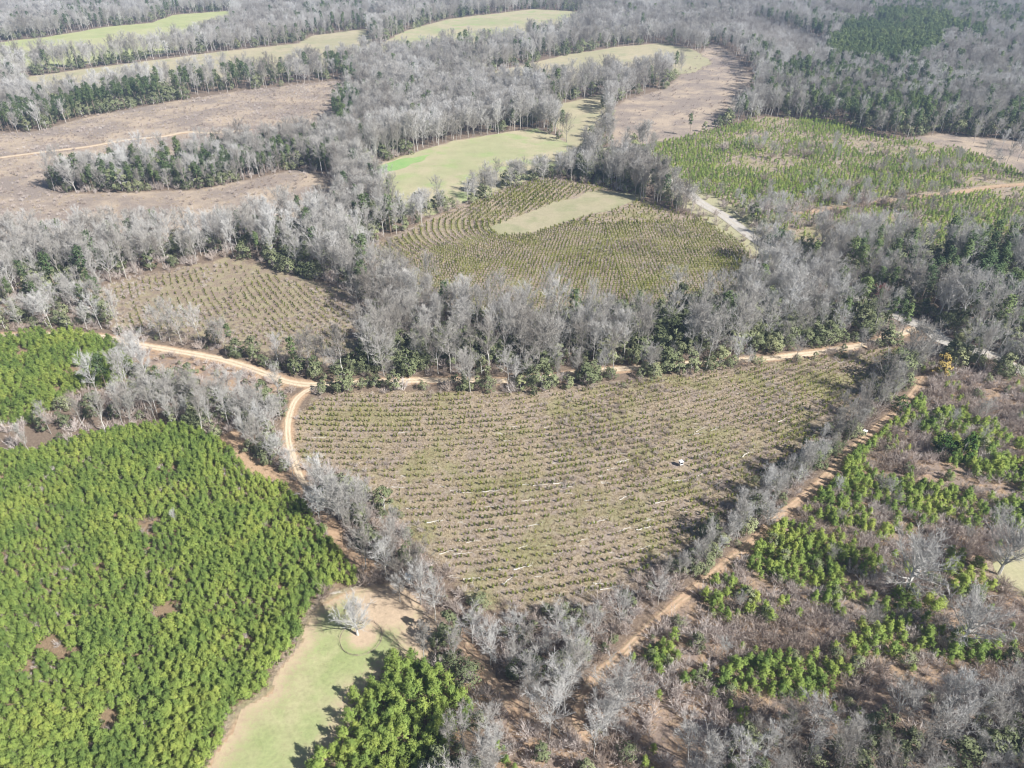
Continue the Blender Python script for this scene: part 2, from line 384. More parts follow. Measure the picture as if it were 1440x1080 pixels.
add_kind('bare_tree', [gen_bare(11 + i, H=[15, 16.5, 14, 16, 13.5, 17][i], R0=[4.6, 4.1, 5.0, 3.8, 4.3, 4.7][i], base=[.26, .34, .22, .38, .24, .32][i], n1=15, twig=1.15, tw=.06, tr=.17) for i in range(6)], M_bark, M_twig)
add_kind('spreading_tree', [gen_bare(41 + i, H=[13, 12.5, 12.5][i], R0=[6.4, 7.6, 8.4][i], base=[.2, .14, .16][i], n1=[22, 24, 24][i], twig=1.25, tw=.062, elr=[(30, 70), (20, 62), (16, 58)][i], tr=.36, n2=9) for i in range(3)], M_pale, M_twig2)
add_kind('slender_tree', [gen_bare(51 + i, H=15, R0=2.3, base=.35, n1=15, twig=.95, tw=.06, elr=(50, 75), tr=.15, n2=3) for i in range(3)], M_bark, M_twig)
add_kind('bare_shrub', [(None, gen_brush(61 + i)) for i in range(4)], None, M_brush)
add_kind('young_pine', [gen_pine_young(71 + i) for i in range(5)], M_pbark, M_yp, True)
add_kind('pine_tree', [gen_pine_tall(81 + i, Rr=[2.8, 3.3, 2.4][i]) for i in range(3)], M_pbark, M_mp, True)
add_kind('evergreen_tree', [gen_ever(91 + i, H=[6, 7, 5, 6][i], Rr=[2.3, 2.1, 2.5, 2.6][i]) for i in range(4)], M_bark, M_ev, True)
add_kind('pine_seedling', [(None, gen_seedling(101 + i)) for i in range(4)], None, M_sd, True)
add_kind('grass_tuft', [(None, gen_tuft(111 + i)) for i in range(3)], None, M_straw)

rs = np.random.RandomState(3)
def put(kind, X, Y, S, tilt=.03):
    X = np.atleast_1d(X); n = len(X)
    if n == 0: return
    K = KIND[kind]
    rot = np.stack([rs.normal(size=n) * tilt, rs.normal(size=n) * tilt, rs.uniform(0, 6.283, n)], 1)
    K['items'].append(np.column_stack([X, np.atleast_1d(Y), np.broadcast_to(S, n), rot, rs.randint(0, K['n'], n)]))

def grid(x0, x1, y0, y1, sp, jit=.45):
    nx = int((x1 - x0) / sp) + 1; ny = int((y1 - y0) / sp) + 1
    X, Y = np.meshgrid(x0 + sp * np.arange(nx), y0 + sp * np.arange(ny)); X[1::2] += sp / 2
    return (X + rs.uniform(-jit, jit, X.shape) * sp).ravel(), (Y + rs.uniform(-jit, jit, Y.shape) * sp).ravel()
def zgrid(n, sp, jit=.45):
    P = Z[n]; X, Y = grid(P[:, 0].min(), P[:, 0].max(), P[:, 1].min(), P[:, 1].max(), sp, jit)
    k = inside(P, X, Y); return X[k], Y[k]
def wedge(X, Y, near=38, pad=45):
    """what the photograph could plausibly see: the view's own wedge of land plus a margin"""
    return (Y > near) & (np.abs(X) < 70 + pad + .66 * np.maximum(Y - 30, 0))
# ------------------------------------------------------------------ woodland
RW0 = GP([(588, 306), (640, 288), (700, 268), (770, 249)])
X, Y = grid(-900, 900, 30, 560, 4.2)
k = wedge(X, Y) & ~in_any(OPEN, X, Y) & (road_dist(X, Y) > 1.6) & (segdist(RW0, X, Y, False) > 13) & ~((Y > 262) & (road_dist(X, Y, ['county_road']) < 6)); X, Y = X[k], Y[k]
def woods(X, Y, far):
    px, py = PX(X, Y)
    n = len(X); u = rs.rand(n); gr = fbm(X, Y, 60, 1); pn = fbm(X, Y, 90, 5)
    right = np.clip((px - 900) / 300, 0, 1) * ((py < 300) | (px > 1180)) * (py < 500)
    pine_p = np.clip((pn - .52) * 2.2, 0, .7) * (.35 + .65 * right) * (1. if far else .7) + .03 + .14 * right * (py > 60) + .05 * right
    # the belt behind the left clearcut and the spit hold planted pines along their near edge
    pine_p = np.where((py > 330) & (py < 560) & (px > 480) & (px < 1180), pine_p * .3, pine_p)
    belt = (py > 95) & (py < 200) & (px < 500); e = -sdf(Z['clearcut_left'], X, Y)
    pine_p = np.where(belt & (e < 30), .42, pine_p)
    pine_p = np.where((px < 520) & (py > 250) & (py < 470), pine_p * .5 + .06, pine_p)
    g2 = fbm(X, Y, 17, 77); ev_p = np.clip(.28 + (gr - .42) * 1.1 + (g2 - .5) * 1.3, .08, .85) * (.75 if far else .95)
    ev_p = np.where(far & (px > 900) & (py < 110), ev_p * .45, ev_p)
    ispine = u < pine_p; isev = (~ispine) & (u < pine_p + ev_p); isb = ~ispine & ~isev
    h = (.78 + .40 * rs.rand(n)) * (.80 + .32 * vnoise(X, Y, 35, 9)) * np.where((px < 480) & (py > 420), .78, 1.)
    sm = 1.12 if far else 1.0
    put('pine_tree', X[ispine], Y[ispine], (h[ispine] * .88) * sm)
    put('evergreen_tree', X[isev], Y[isev], h[isev] * rs.uniform(.95, 1.75, isev.sum()) * sm)
    sl2 = isb & (rs.rand(n) < (.12 if far else .34)); isb &= ~sl2; put('slender_tree', X[sl2], Y[sl2], h[sl2] * 1.08 * sm, .05)
    put('bare_tree', X[isb], Y[isb], h[isb] * sm, .05)
DRY = GP([(150, 1400), (270, 1110), (330, 990), (420, 860), (520, 905), (500, 985), (462, 1100), (462, 1400)])
edge = np.full(len(X), 1e9)
for nme in ('field_main', 'scrub', 'stand_left', 'lawn'): edge = np.minimum(edge, segdist(Z[nme], X, Y))
px, py = PX(X, Y)
# foreground belts are made of smaller, more open trees
near = (py > 560)
X2, Y2 = grid(-110, 230, 34, 190, 3.3); k = wedge(X2, Y2) & ~in_any(OPEN, X2, Y2) & (road_dist(X2, Y2) > 1.0) & (PX(X2, Y2)[1] > 560) & ~inside(DRY, X2, Y2); X2, Y2 = X2[k], Y2[k]; u = fbm(X2, Y2, 12, 50) + .25 * rs.rand(len(X2)) + .1; fd = segdist(Z['field_main'], X2, Y2); q1, q2 = PX(X2, Y2); gd = (fd > np.where((q1 > 620) & (q1 < 930), 9, np.where(q1 >= 930, 3., 3.))) & (u > np.where((PX(X2, Y2)[0] > 880) & (PX(X2, Y2)[1] < 830), .2, .36)); X2, Y2 = X2[gd], Y2[gd]
woods(X[~near], Y[~near], False)
Xn, Yn = X2, Y2; u = rs.rand(len(Xn)); pn_, qn_ = PX(Xn, Yn)
rightbelt = (pn_ > 900) & (qn_ < 830)
sl_ = u < np.where(rightbelt, .5, .25)
evn = (~sl_) & (u > np.where(qn_ > 900, .60, .74)); bn = ~sl_ & ~evn
put('slender_tree', Xn[sl_], Yn[sl_], rs.uniform(.5, .85, sl_.sum()), .08)
put('evergreen_tree', Xn[evn], Yn[evn], rs.uniform(.55, 1.35, evn.sum()))
put('bare_tree', Xn[bn], Yn[bn], np.where(rightbelt[bn], .5, .66) * rs.uniform(.7, 1.2, bn.sum()), .07)
RW = GP([(560, 305), (588, 308), (640, 288), (700, 268), (760, 249), (830, 236)])
for i in range(len(RW) - 1):
    L = np.hypot(*(RW[i + 1] - RW[i])); k = int(L / 1.7); q = RW[i] + (RW[i + 1] - RW[i]) * rs.rand(k)[:, None] + rs.normal(size=(k, 2)) * np.array([2.2, 4.5]); u = rs.rand(k)
    a = u < .62; put('bare_tree', q[a, 0], q[a, 1], rs.uniform(.6, .85, a.sum())); put('evergreen_tree', q[~a, 0], q[~a, 1], rs.uniform(.7, 1.7, (~a).sum()))
# the pale tree line between the triangular field and the red trail
TL = GP([(1300, 505), (1282, 528), (1250, 560), (1205, 592), (1165, 630), (1125, 668), (1085, 702), (1040, 742), (990, 785), (950, 812)])
for i in range(len(TL) - 1):
    L = np.hypot(*(TL[i + 1] - TL[i])); k = int(L / .62); q = TL[i] + (TL[i + 1] - TL[i]) * rs.rand(k)[:, None] + rs.normal(size=(k, 2)) * 1.7
    q = q[(road_dist(q[:, 0], q[:, 1], ['trail']) > .9)]; u = rs.rand(len(q)); a = u < .34; b = (u > .34) & (u < .52); c_ = (u > .52) & (u < .78)
    put('slender_tree', q[a, 0], q[a, 1], rs.uniform(.36, .66, a.sum()), .09); put('bare_tree', q[b, 0], q[b, 1], rs.uniform(.28, .48, b.sum()), .08)
    put('evergreen_tree', q[c_, 0], q[c_, 1], rs.uniform(.3, .75, c_.sum())); d_ = u > .78; put('bare_shrub', q[d_, 0], q[d_, 1], rs.uniform(.7, 1.5, d_.sum()))
X, Y = grid(-60, 130, 60, 190, 2.1); fd = -sdf(Z['field_main'], X, Y); k = (fd > .5) & (fd < 15) & (road_dist(X, Y) > .4) & ~in_any(['stand_left', 'lawn', 'scrub', 'dirt_glade'], X, Y) & (PX(X, Y)[1] > 600); X, Y = X[k], Y[k]; u = rs.rand(len(X))
put('bare_shrub', X[u < .55], Y[u < .55], rs.uniform(.5, 1.25, (u < .55).sum())); put('evergreen_tree', X[u > .8], Y[u > .8], rs.uniform(.25, .6, (u > .8).sum()))
# understorey of evergreens and leafless brush below the near woods
X, Y = grid(-420, 520, 38, 420, 3.4)
k = wedge(X, Y) & ~in_any(OPEN, X, Y) & ~inside(DRY, X, Y) & (road_dist(X, Y) > 1.2); X, Y = X[k], Y[k]; px, py = PX(X, Y)
gr = fbm(X, Y, 30, 2); front = segdist(Z['field_main'], X, Y)
p_ev = np.clip((gr - .38) * 2.2, .03, 1) * .6 + np.where((front < 30) & (py < 560), .45, 0)
u = rs.rand(len(X)); a = u < p_ev; b = (~a) & (u < p_ev + .5)
put('evergreen_tree', X[a], Y[a], rs.uniform(.4, 1.05, a.sum()) * np.where(front[a] < 30, 1.25, 1))
put('bare_shrub', X[b], Y[b], rs.uniform(.8, 1.6, b.sum()))
# distant woods
X, Y = grid(-1150, 1150, 560, 1420, 6.3)
k = wedge(X, Y) & ~in_any(OPEN, X, Y) & (road_dist(X, Y) > 1.6); X, Y = X[k], Y[k]
woods(X, Y, True)
for nme, kd, sp, s0, s1 in (('pines_far', 'pine_tree', 5.0, .9, 1.1), ('pines_far_b', 'pine_tree', 6, .9, 1.15), ('saplings', 'bare_tree', 4.2, .38, .55), ('spit', 'pine_tree', 4.2, .5, .8)):
    X, Y = zgrid(nme, sp); put(kd, X, Y, rs.uniform(s0, s1, len(X)))
X, Y = zgrid('spit', 5.0); k = rs.rand(len(X)) < .7; put('bare_tree', X[k], Y[k], rs.uniform(.6, .8, k.sum()))

# ------------------------------------------------------------------ young pine stands
for nme, sp, s0, s1 in (('stand_left', 1.22, .42, 1.0), ('stand_far_left', 1.75, .7, 1.05), ('stand_small', 1.95, .75, 1.15)):
    X, Y = zgrid(nme, sp, .5); k = wedge(X, Y, 34, 40)
    gap = fbm(X, Y, 11, 4)
    k &= gap < (.83 - .07 * (PX(X, Y)[1] > 880) if nme == 'stand_left' else .66)
    if nme == 'stand_left':
        for gx, gy, gr_ in ((215, 740, 3.6), (168, 730, 1.6), (235, 865, 3.2), (100, 925, 2.6), (160, 1018, 2.4), (378, 742, 1.6), (45, 945, 2), (150, 860, 1.4), (145, 805, 1.4), (352, 915, 1.2)):
            c = G(gx, gy); k &= np.hypot(X - c[0], Y - c[1]) > gr_ * (.5 + .7 * vnoise(X, Y, 2, 3))
    X, Y = X[k], Y[k]
    put('young_pine', X, Y, (1 + .22 * (PX(X, Y)[1] > 880)) * (s0 + (s1 - s0) * fbm(X, Y, 9, 6)) * rs.uniform(.78, 1.22, len(X)), .05)

X, Y = zgrid('stand_left', 1.7, .5); k = wedge(X, Y, 34, 20); X, Y = X[k], Y[k]; u = rs.rand(len(X)); put('bare_shrub', X[u < .45], Y[u < .45], rs.uniform(.25, .7, (u < .45).sum())); k = u > .93; put('evergreen_tree', X[k], Y[k], rs.uniform(.15, .35, k.sum()))
# ------------------------------------------------------------------ seedling rows
def rows_main():
    pts = []
    for c in np.arange(40, 240, 2.35):
        x = -90.
        while x < 170:
            g1 = .17 + .0045 * x; pts.append((x, c + .17 * x + .00225 * x * x)); x += 1.12 / math.sqrt(1 + g1 * g1)
    return np.array(pts)
P = rows_main(); X = P[:, 0] + rs.normal(size=len(P)) * .16; Y = P[:, 1] + rs.normal(size=len(P)) * .16
s_in = sdf(Z['field_main'], X, Y); vig = fbm(X, Y, 14, 8)
k = (s_in > 1.5) & (rs.rand(len(X)) < .62 + .55 * (vig - .3)) & (road_dist(X, Y) > 1)
X, Y, vig = X[k], Y[k], vig[k]
put('pine_seedling', X, Y, (.70 + .50 * vig) * rs.uniform(.75, 1.25, len(X)), .08)
# mid field: rows bend round the grassy clearing
pts = []; xc, yc, p_ = 42., 312., 2.6
for d in np.arange(8, 150, 2.8):
    th = 0.
    while th < math.pi / 2:
        r = d / ((math.cos(th) ** p_ + math.sin(th) ** p_) ** (1 / p_)); pts.append((xc - r * math.cos(th), yc - .62 * r * math.sin(th))); th += 1.35 / d
    for x in np.arange(xc, 120, 1.35): pts.append((x, yc - .62 * d + .12 * (x - xc)))
    for y in np.arange(yc, 390, 1.35): pts.append((xc - d + .45 * (y - yc), y))
P = np.array(pts); X = P[:, 0] + rs.normal(size=len(P)) * .15; Y = P[:, 1] + rs.normal(size=len(P)) * .15
k = (sdf(Z['field_mid'], X, Y) > 3) & ~inside(Z['mid_clearing'], X, Y); X, Y = X[k], Y[k]
put('pine_seedling', X, Y, rs.uniform(.95, 1.45, len(X)) * (.6 + .75 * fbm(X, Y, 25, 3)))
X, Y = zgrid('field_mid', 2.6, .4); k = (sdf(Z['mid_clearing'], X, Y) < -2) & (Y > yc - 6 + (X - xc) * .12) & (X > -20) & (rs.rand(len(X)) < .9); put('pine_seedling', X[k], Y[k], rs.uniform(1.1, 1.7, k.sum()))
# left field
a = np.array(G(300, 395)); b = np.array(G(335, 465)); d = (b - a) / np.linalg.norm(b - a); nrm = np.array([-d[1], d[0]]); pts = []
for i in range(-60, 70):
    for s in np.arange(-90, 110, 1.15): pts.append(a + d * s + nrm * (i * 2.4 + .0016 * s * s))
P = np.array(pts); X = P[:, 0] + rs.normal(size=len(P)) * .2; Y = P[:, 1] + rs.normal(size=len(P)) * .2
k = (sdf(Z['field_left'], X, Y) > 5) & (rs.rand(len(X)) < 2.3 * fbm(X, Y, 20, 12) - .25) & (road_dist(X, Y) > 1); put('pine_seedling', X[k], Y[k], rs.uniform(.55, 1.1, k.sum()))
# right field: patchy young pines
X, Y = zgrid('field_right', 2.1, .42); v = fbm(X, Y, 38, 15); px, py = PX(X, Y)
k = (rs.rand(len(X)) < np.clip(.68 + 3.4 * (v - .42) - .35 * (py > 275), .08, 1)) & (road_dist(X, Y) > 2) & wedge(X, Y, 38, 20)
put('young_pine', X[k], Y[k], rs.uniform(.42, .75, k.sum()) * (.72 + .5 * v[k]))
# brush and lone trees in the right field
for c, r_, n_ in (((1150, 290), 28, 60), ((1230, 285), 30, 60), ((1340, 240), 25, 45), ((1100, 215), 22, 30), ((1120, 310), 20, 30), ((1040, 300), 12, 16)):
    g = G(*c); X = g[0] + rs.normal(size=n_) * r_; Y = g[1] + rs.normal(size=n_) * r_ * .45
    k = inside(Z['field_right'], X, Y); X, Y = X[k], Y[k]; h = len(X) // 2
    put('bare_shrub', X[:h], Y[:h], rs.uniform(1.4, 2.4, h)); put('bare_tree', X[h:], Y[h:], rs.uniform(.35, .6, len(X) - h))
X, Y = zgrid('red_field', 16, .5); put('bare_tree', X, Y, rs.uniform(.6, .9, len(X)))
X, Y = zgrid('clearcut_far', 5, .5); k = rs.rand(len(X)) < .3; put('bare_shrub', X[k], Y[k], rs.uniform(.3, .8, k.sum()))
X, Y = zgrid('clearcut_left', 3.6, .5); k = (rs.rand(len(X)) < 1.4 * fbm(X, Y, 45, 70) - .25) & wedge(X, Y) & (road_dist(X, Y) > 1); put('bare_shrub', X[k], Y[k], rs.uniform(.25, .8, k.sum()))

# ------------------------------------------------------------------ scrub on the right
GREEN = [GP(p) for p in ([(1065, 760), (1090, 722), (1130, 742), (1200, 772), (1245, 800), (1210, 838), (1120, 826), (1050, 800)],
   [(1150, 700), (1195, 662), (1300, 690), (1440, 715), (1560, 730), (1560, 770), (1440, 752), (1320, 738), (1240, 760), (1130, 725)],
   [(1290, 600), (1340, 575), (1440, 630), (1560, 660), (1560, 720), (1440, 695), (1330, 655)],
   [(955, 955), (1060, 930), (1170, 918), (1192, 950), (1150, 985), (1050, 978), (985, 985)],
   [(1190, 895), (1250, 870), (1320, 882), (1310, 912), (1200, 940)],
   [(1040, 868), (1110, 845), (1180, 838), (1290, 838), (1340, 860), (1240, 862), (1120, 868), (1060, 885)],
   [(1240, 560), (1290, 560), (1300, 590), (1240, 605), (1215, 650), (1170, 670), (1200, 620)],
   [(985, 815), (1015, 812), (1060, 850), (1030, 880), (990, 860)],
   [(1320, 780), (1390, 790), (1400, 830), (1340, 840)], [(900, 925), (950, 900), (975, 915), (930, 950)],
   [(1330, 900), (1380, 890), (1400, 930), (1340, 935)])]
X, Y = zgrid('scrub', 1.65, .42); k = wedge(X, Y, 40, 40) & (road_dist(X, Y) > .8); X, Y = X[k], Y[k]
gm = np.full(len(X), -1e9)
for P in GREEN: gm = np.maximum(gm, sdf(P, X, Y))
v = fbm(X, Y, 7, 21)
pg = np.where(gm > -.5, .86 + 2.2 * (v - .5), np.clip((v - .57) * 3, 0, .45))
u = rs.rand(len(X)); a = u < pg
put('young_pine', X[a], Y[a], rs.uniform(.55, 1.0, a.sum()) * np.where(gm[a] > -1., 1.1, .8), .05)
b = ~a & (rs.rand(len(X)) < np.clip(2.4 * fbm(X, Y, 9, 23) - .45, .05, 1)); put('bare_shrub', X[b], Y[b], rs.uniform(.6, 1.25, b.sum()), .1)
X, Y = zgrid('scrub', 6.5, .5); k = wedge(X, Y, 40, 40) & (road_dist(X, Y) > 2); X, Y = X[k], Y[k]; px, py = PX(X, Y)
pe = np.where(py > 920, .65, .28); u = rs.rand(len(X)); a = u < pe; put('evergreen_tree', X[a], Y[a], rs.uniform(.35, .8, a.sum()))
b = (~a) & (u < pe + .14); put('bare_tree', X[b], Y[b], rs.uniform(.3, .5, b.sum()), .08)
X, Y = zgrid('left_verge', 2.4, .5); k = rs.rand(len(X)) < .5; put('bare_shrub', X[k], Y[k], rs.uniform(.4, 1.1, k.sum()))
X, Y = zgrid('left_verge', 5, .5); k = rs.rand(len(X)) < .4; put('evergreen_tree', X[k], Y[k], rs.uniform(.25, .6, k.sum()))
# weedy strips along the field edges and roads
X, Y = grid(-200, 260, 60, 330, 2.6)
rd = road_dist(X, Y); em = np.abs(sdf(Z['field_main'], X, Y) - .5)
k = wedge(X, Y) & ((((rd > .8) & (rd < 5)) | (em < 3.2))) & (rd > .8) & (fbm(X, Y, 8, 30) > .5) & ~in_any(['stand_left', 'lawn', 'scrub', 'dirt_glade'], X, Y)
u = rs.rand(len(X)); put('bare_shrub', X[k & (u < .5)], Y[k & (u < .5)], rs.uniform(.4, .9, (k & (u < .5)).sum())); put('evergreen_tree', X[k & (u > .88)], Y[k & (u > .88)], rs.uniform(.22, .5, (k & (u > .88)).sum()))
for nme, thr in (('field_left', .50), ('field_mid', .62), ('field_main', .66)):
    X, Y = zgrid(nme, 2.2, .45); v = fbm(X, Y, 18, 33) + .12 * (sdf(Z[nme], X, Y) < 9); k = (v > thr) & (road_dist(X, Y) > .8) & ~inside(Z['mid_clearing'], X, Y)
    put('bare_shrub', X[k], Y[k], rs.uniform(.3, .6, k.sum()))
# shrubs that half hide the sand road and lean over the red trail
for nm, lo, hi, pe in (('dirt_road', 500, 1260, .55), ('trail', 0, 2000, .35)):
    P = ROADW[nm][1]
    for i in range(len(P) - 1):
        L = np.hypot(*(P[i + 1] - P[i])); k = int(L / 1.5); t = rs.rand(k)[:, None]; q = P[i] + (P[i + 1] - P[i]) * t
        dn = np.array([P[i + 1][1] - P[i][1], -(P[i + 1][0] - P[i][0])]) / L; side = np.where(rs.rand(k) < (.75 if nm == 'dirt_road' else .5), 1, -1)[:, None]
        q = q + dn * side * rs.uniform(1.7, 4.2, (k, 1)); px, py = PX(q[:, 0], q[:, 1]); gd = (px > lo) & (px < hi) & (fbm(q[:, 0], q[:, 1], 14, 60) > np.where((px < 720) & (nm == 'dirt_road'), .54, .36)) & (road_dist(q[:, 0], q[:, 1]) > .3); q = q[gd]; u = rs.rand(len(q))
        a = u < pe; put('evergreen_tree', q[a, 0], q[a, 1], rs.uniform(.3, .8, a.sum()) * (1.0 if nm == 'dirt_road' else .6)); b = (~a); put('bare_shrub', q[b, 0], q[b, 1], rs.uniform(.5, 1.2, b.sum()))
        if nm == 'dirt_road': a = u > .8; put('bare_tree', q[a, 0] + .5, q[a, 1] + .3, rs.uniform(.4, .7, a.sum()))
# dry grass
def tufts(nme, sp, prob, cond=None, s=(.7, 1.4)):
    X, Y = zgrid(nme, sp, .5); k = (rs.rand(len(X)) < prob * (.5 + fbm(X, Y, 6, 40))) & (road_dist(X, Y) > .3) & wedge(X, Y, 38, 20)
    if cond is not None: k &= cond(X, Y)
    put('grass_tuft', X[k], Y[k], rs.uniform(*s, k.sum()))
tufts('field_main', .62, .7); tufts('field_left', 1.5, .5, s=(.7, 1.4)); tufts('field_mid', 1.6, .7, lambda X, Y: ~inside(Z['mid_clearing'], X, Y), (1, 2))
tufts('scrub', 1.0, .6); tufts('dirt_glade', .9, .15); tufts('field_right', 2.4, .6, s=(1.2, 2.2)); tufts('clearcut_left', 3.2, .4, s=(1.2, 2.2)); tufts('lawn', .8, .10, s=(.3, .6)); tufts('stand_left', 1.2, .5)

# ------------------------------------------------------------------ regions in words (for labels)
WORDS = [('stand_left', 'in the left pine stand'), ('stand_far_left', 'in the upper left pine block'), ('stand_small', 'in the pine clump below the lawn'),
         ('lawn', 'on the green lawn'), ('field_main', 'in the triangular field'), ('field_mid', 'in the curved-row field'), ('field_left', 'in the left field'),
         ('field_right', 'in the far right plantation'), ('spit', 'on the wooded spit'), ('scrub', 'in the brown scrub')]
ROADX = ROADW['trail'][1]
MARKS = [((503, 893), 'the ringed lawn tree'), ((957, 650), 'the white box blind'), ((577, 810), 'the blue-grey hut'), ((440, 545), 'the sand road fork'), ((1264, 575), 'the dark cedar'), ((1215, 612), 'the little trailside blind'),
  ((1273, 832), 'the wide pale tree'), ((1404, 808), 'the forked bare tree'), ((834, 1066), 'the white-trunked tree'), ((700, 536), 'the road bend mid-photo'), ((850, 520), 'the road under the belt'), ((1110, 500), 'the road by the right belt'), ((1310, 470), 'the pale road end'),
  ((15, 1060), 'the bottom left corner'), ((200, 1000), 'the lower left edge of the stand'), ((25, 800), 'the left edge of the photo'), ((215, 745), 'the brown gap in the stand'), ((340, 640), 'the orange glade'), ((235, 865), 'the round bare patch'), ((330, 1000), 'the lawn\'s left edge'), ((420, 870), 'the pine edge facing the ringed tree'),
  ((600, 1070), 'the bottom edge'), ((560, 940), 'the clump\'s top'), ((640, 1000), 'the clump\'s right side'), ((495, 1035), 'the clump\'s left side'), ((565, 1000), 'the clump\'s middle'), ((530, 1060), 'the clump\'s bottom'),
  ((90, 960), 'the stand\'s low left'), ((290, 1050), 'the stand\'s bottom tip'), ((120, 1050), 'the stand\'s bottom row'), ((310, 930), 'the stand\'s lower right'), ((150, 850), 'the stand\'s thin gap'), ((330, 800), 'the stand\'s middle right'),
  ((610, 520), 'the belt\'s front left'), ((760, 512), 'the belt\'s front middle'), ((930, 495), 'the belt\'s front right'), ((680, 480), 'the belt\'s middle left'), ((820, 470), 'the pine in the belt'), ((1060, 480), 'the belt\'s right end'), ((1180, 470), 'the road woods\' front'), ((1240, 430), 'the red-crowned tree'), ((1400, 440), 'the upper right edge'), ((1330, 430), 'the road woods\' middle'),
  ((1300, 700), 'the upper pine strip'), ((1300, 960), 'the scrub\'s low right'), ((1150, 870), 'the scrub\'s middle'), ((1200, 600), 'the tree line\'s upper end'), ((1060, 720), 'the tree line\'s lower end'), ((478, 730), 'the broad pale tree'), ((640, 870), 'the field\'s lower left corner'), ((760, 860), 'the field\'s bottom row'), ((900, 850), 'the trail corner'), ((1010, 800), 'the trail below the field'), ((1150, 680), 'the middle of the trail'), ((1430, 1060), 'the bottom right corner'), ((1200, 1060), 'the bottom right woods edge'), ((1010, 1060), 'the dark bottom shadows'),
  ((1430, 620), 'the right edge'), ((1350, 645), 'the tall dark green tree'), ((1150, 760), 'the green pine strip'), ((1100, 950), 'the lower green clumps'), ((250, 490), 'the half-hidden road'), ((60, 600), 'the far left trees'), ((180, 590), 'the white-stemmed tree'), ((300, 560), 'the thick of the grey belt'),
  ((600, 600), 'the field\'s upper left'), ((800, 600), 'the field\'s upper middle'), ((1100, 560), 'the field\'s upper right'), ((620, 720), 'the field\'s left side'), ((780, 740), 'the field\'s middle'), ((900, 780), 'the field\'s lower right'), ((550, 480), 'the belt\'s left end'), ((950, 460), 'the belt\'s middle')]
MK = np.array([G(*a) for a, _ in MARKS])
def where(X, Y):
    for n, wd in WORDS:
        if inside(Z[n], np.array([X]), np.array([Y]))[0]: return wd
    px, py = PX(X, Y); px = float(px); py = float(py)
    if py > 840 and px > 900: return 'in the bottom right woods'
    if py > 800: return 'in the hollow'
    if py > 560 and px > 880: return 'in the trailside tree line'
    if py > 560 and px > 380: return 'in the tree strip beside the stand'
    if py > 480 and px < 420: return 'in the left grey belt'
    if px > 1150: return 'in the county road woods'
    if py > 380 and px > 380: return 'in the central woodland belt'
    if py > 300: return 'in the left woods'
    return 'in the distant woods'

NOUN = {'bare_tree': ('bare grey hardwood', 'bare tree'), 'spreading_tree': ('wide spreading bare grey tree', 'bare tree'), 'slender_tree': ('slender bare pale-trunked tree', 'bare tree'),
        'bare_shrub': ('leafless brown shrub', 'shrub'), 'young_pine': ('bushy green young pine', 'pine'), 'pine_tree': ('dark green tall-trunked pine', 'pine'),
        'evergreen_tree': ('rounded olive-green evergreen', 'evergreen'), 'pine_seedling': ('small green pine seedling', 'seedling'), 'grass_tuft': ('dry grass', 'grass')}
LIMIT = {'bare_tree': 192, 'slender_tree': 84, 'bare_shrub': 290, 'young_pine': 295, 'pine_tree': 120, 'evergreen_tree': 285, 'pine_seedling': 295, 'grass_tuft': 0, 'spreading_tree': 0}
HEIGHT = {'bare_tree': 16, 'slender_tree': 15, 'bare_shrub': 2.4, 'young_pine': 3.7, 'pine_tree': 18, 'evergreen_tree': 6, 'pine_seedling': 1.1, 'spreading_tree': 12}
TALL = {'bare_tree': (.6, .95), 'evergreen_tree': (.55, 1.1), 'young_pine': (.65, 1.1), 'bare_shrub': (.7, 1.1), 'pine_tree': (.75, .95), 'slender_tree': (.65, .75), 'pine_seedling': (.9, 1.2), 'spreading_tree': (.6, .9)}
STUFF = {'bare_tree': 'bare_woodland', 'slender_tree': 'slender_woodland', 'bare_shrub': 'leafless_undergrowth', 'young_pine': 'young_pine_woods', 'pine_tree': 'pine_woods',
         'evergreen_tree': 'evergreen_undergrowth', 'pine_seedling': 'seedling_vegetation', 'grass_tuft': 'dry_grass', 'spreading_tree': 'spreading_woodland'}
STUFFLAB = {'bare_tree': 'mass of bare grey hardwoods filling the woodland belts', 'slender_tree': 'thin leafless trees among the field edges', 'bare_shrub': 'brown leafless brush across scrub and field edges',
            'young_pine': 'mass of bright green young pines filling the stands', 'pine_tree': 'dark green pines scattered through the far woods', 'evergreen_tree': 'olive-green evergreen growth under the grey trees',
            'pine_seedling': 'rows of small pine seedlings across the planted fields', 'grass_tuft': 'dry straw-coloured grass between the planted rows', 'spreading_tree': 'wide bare trees'}
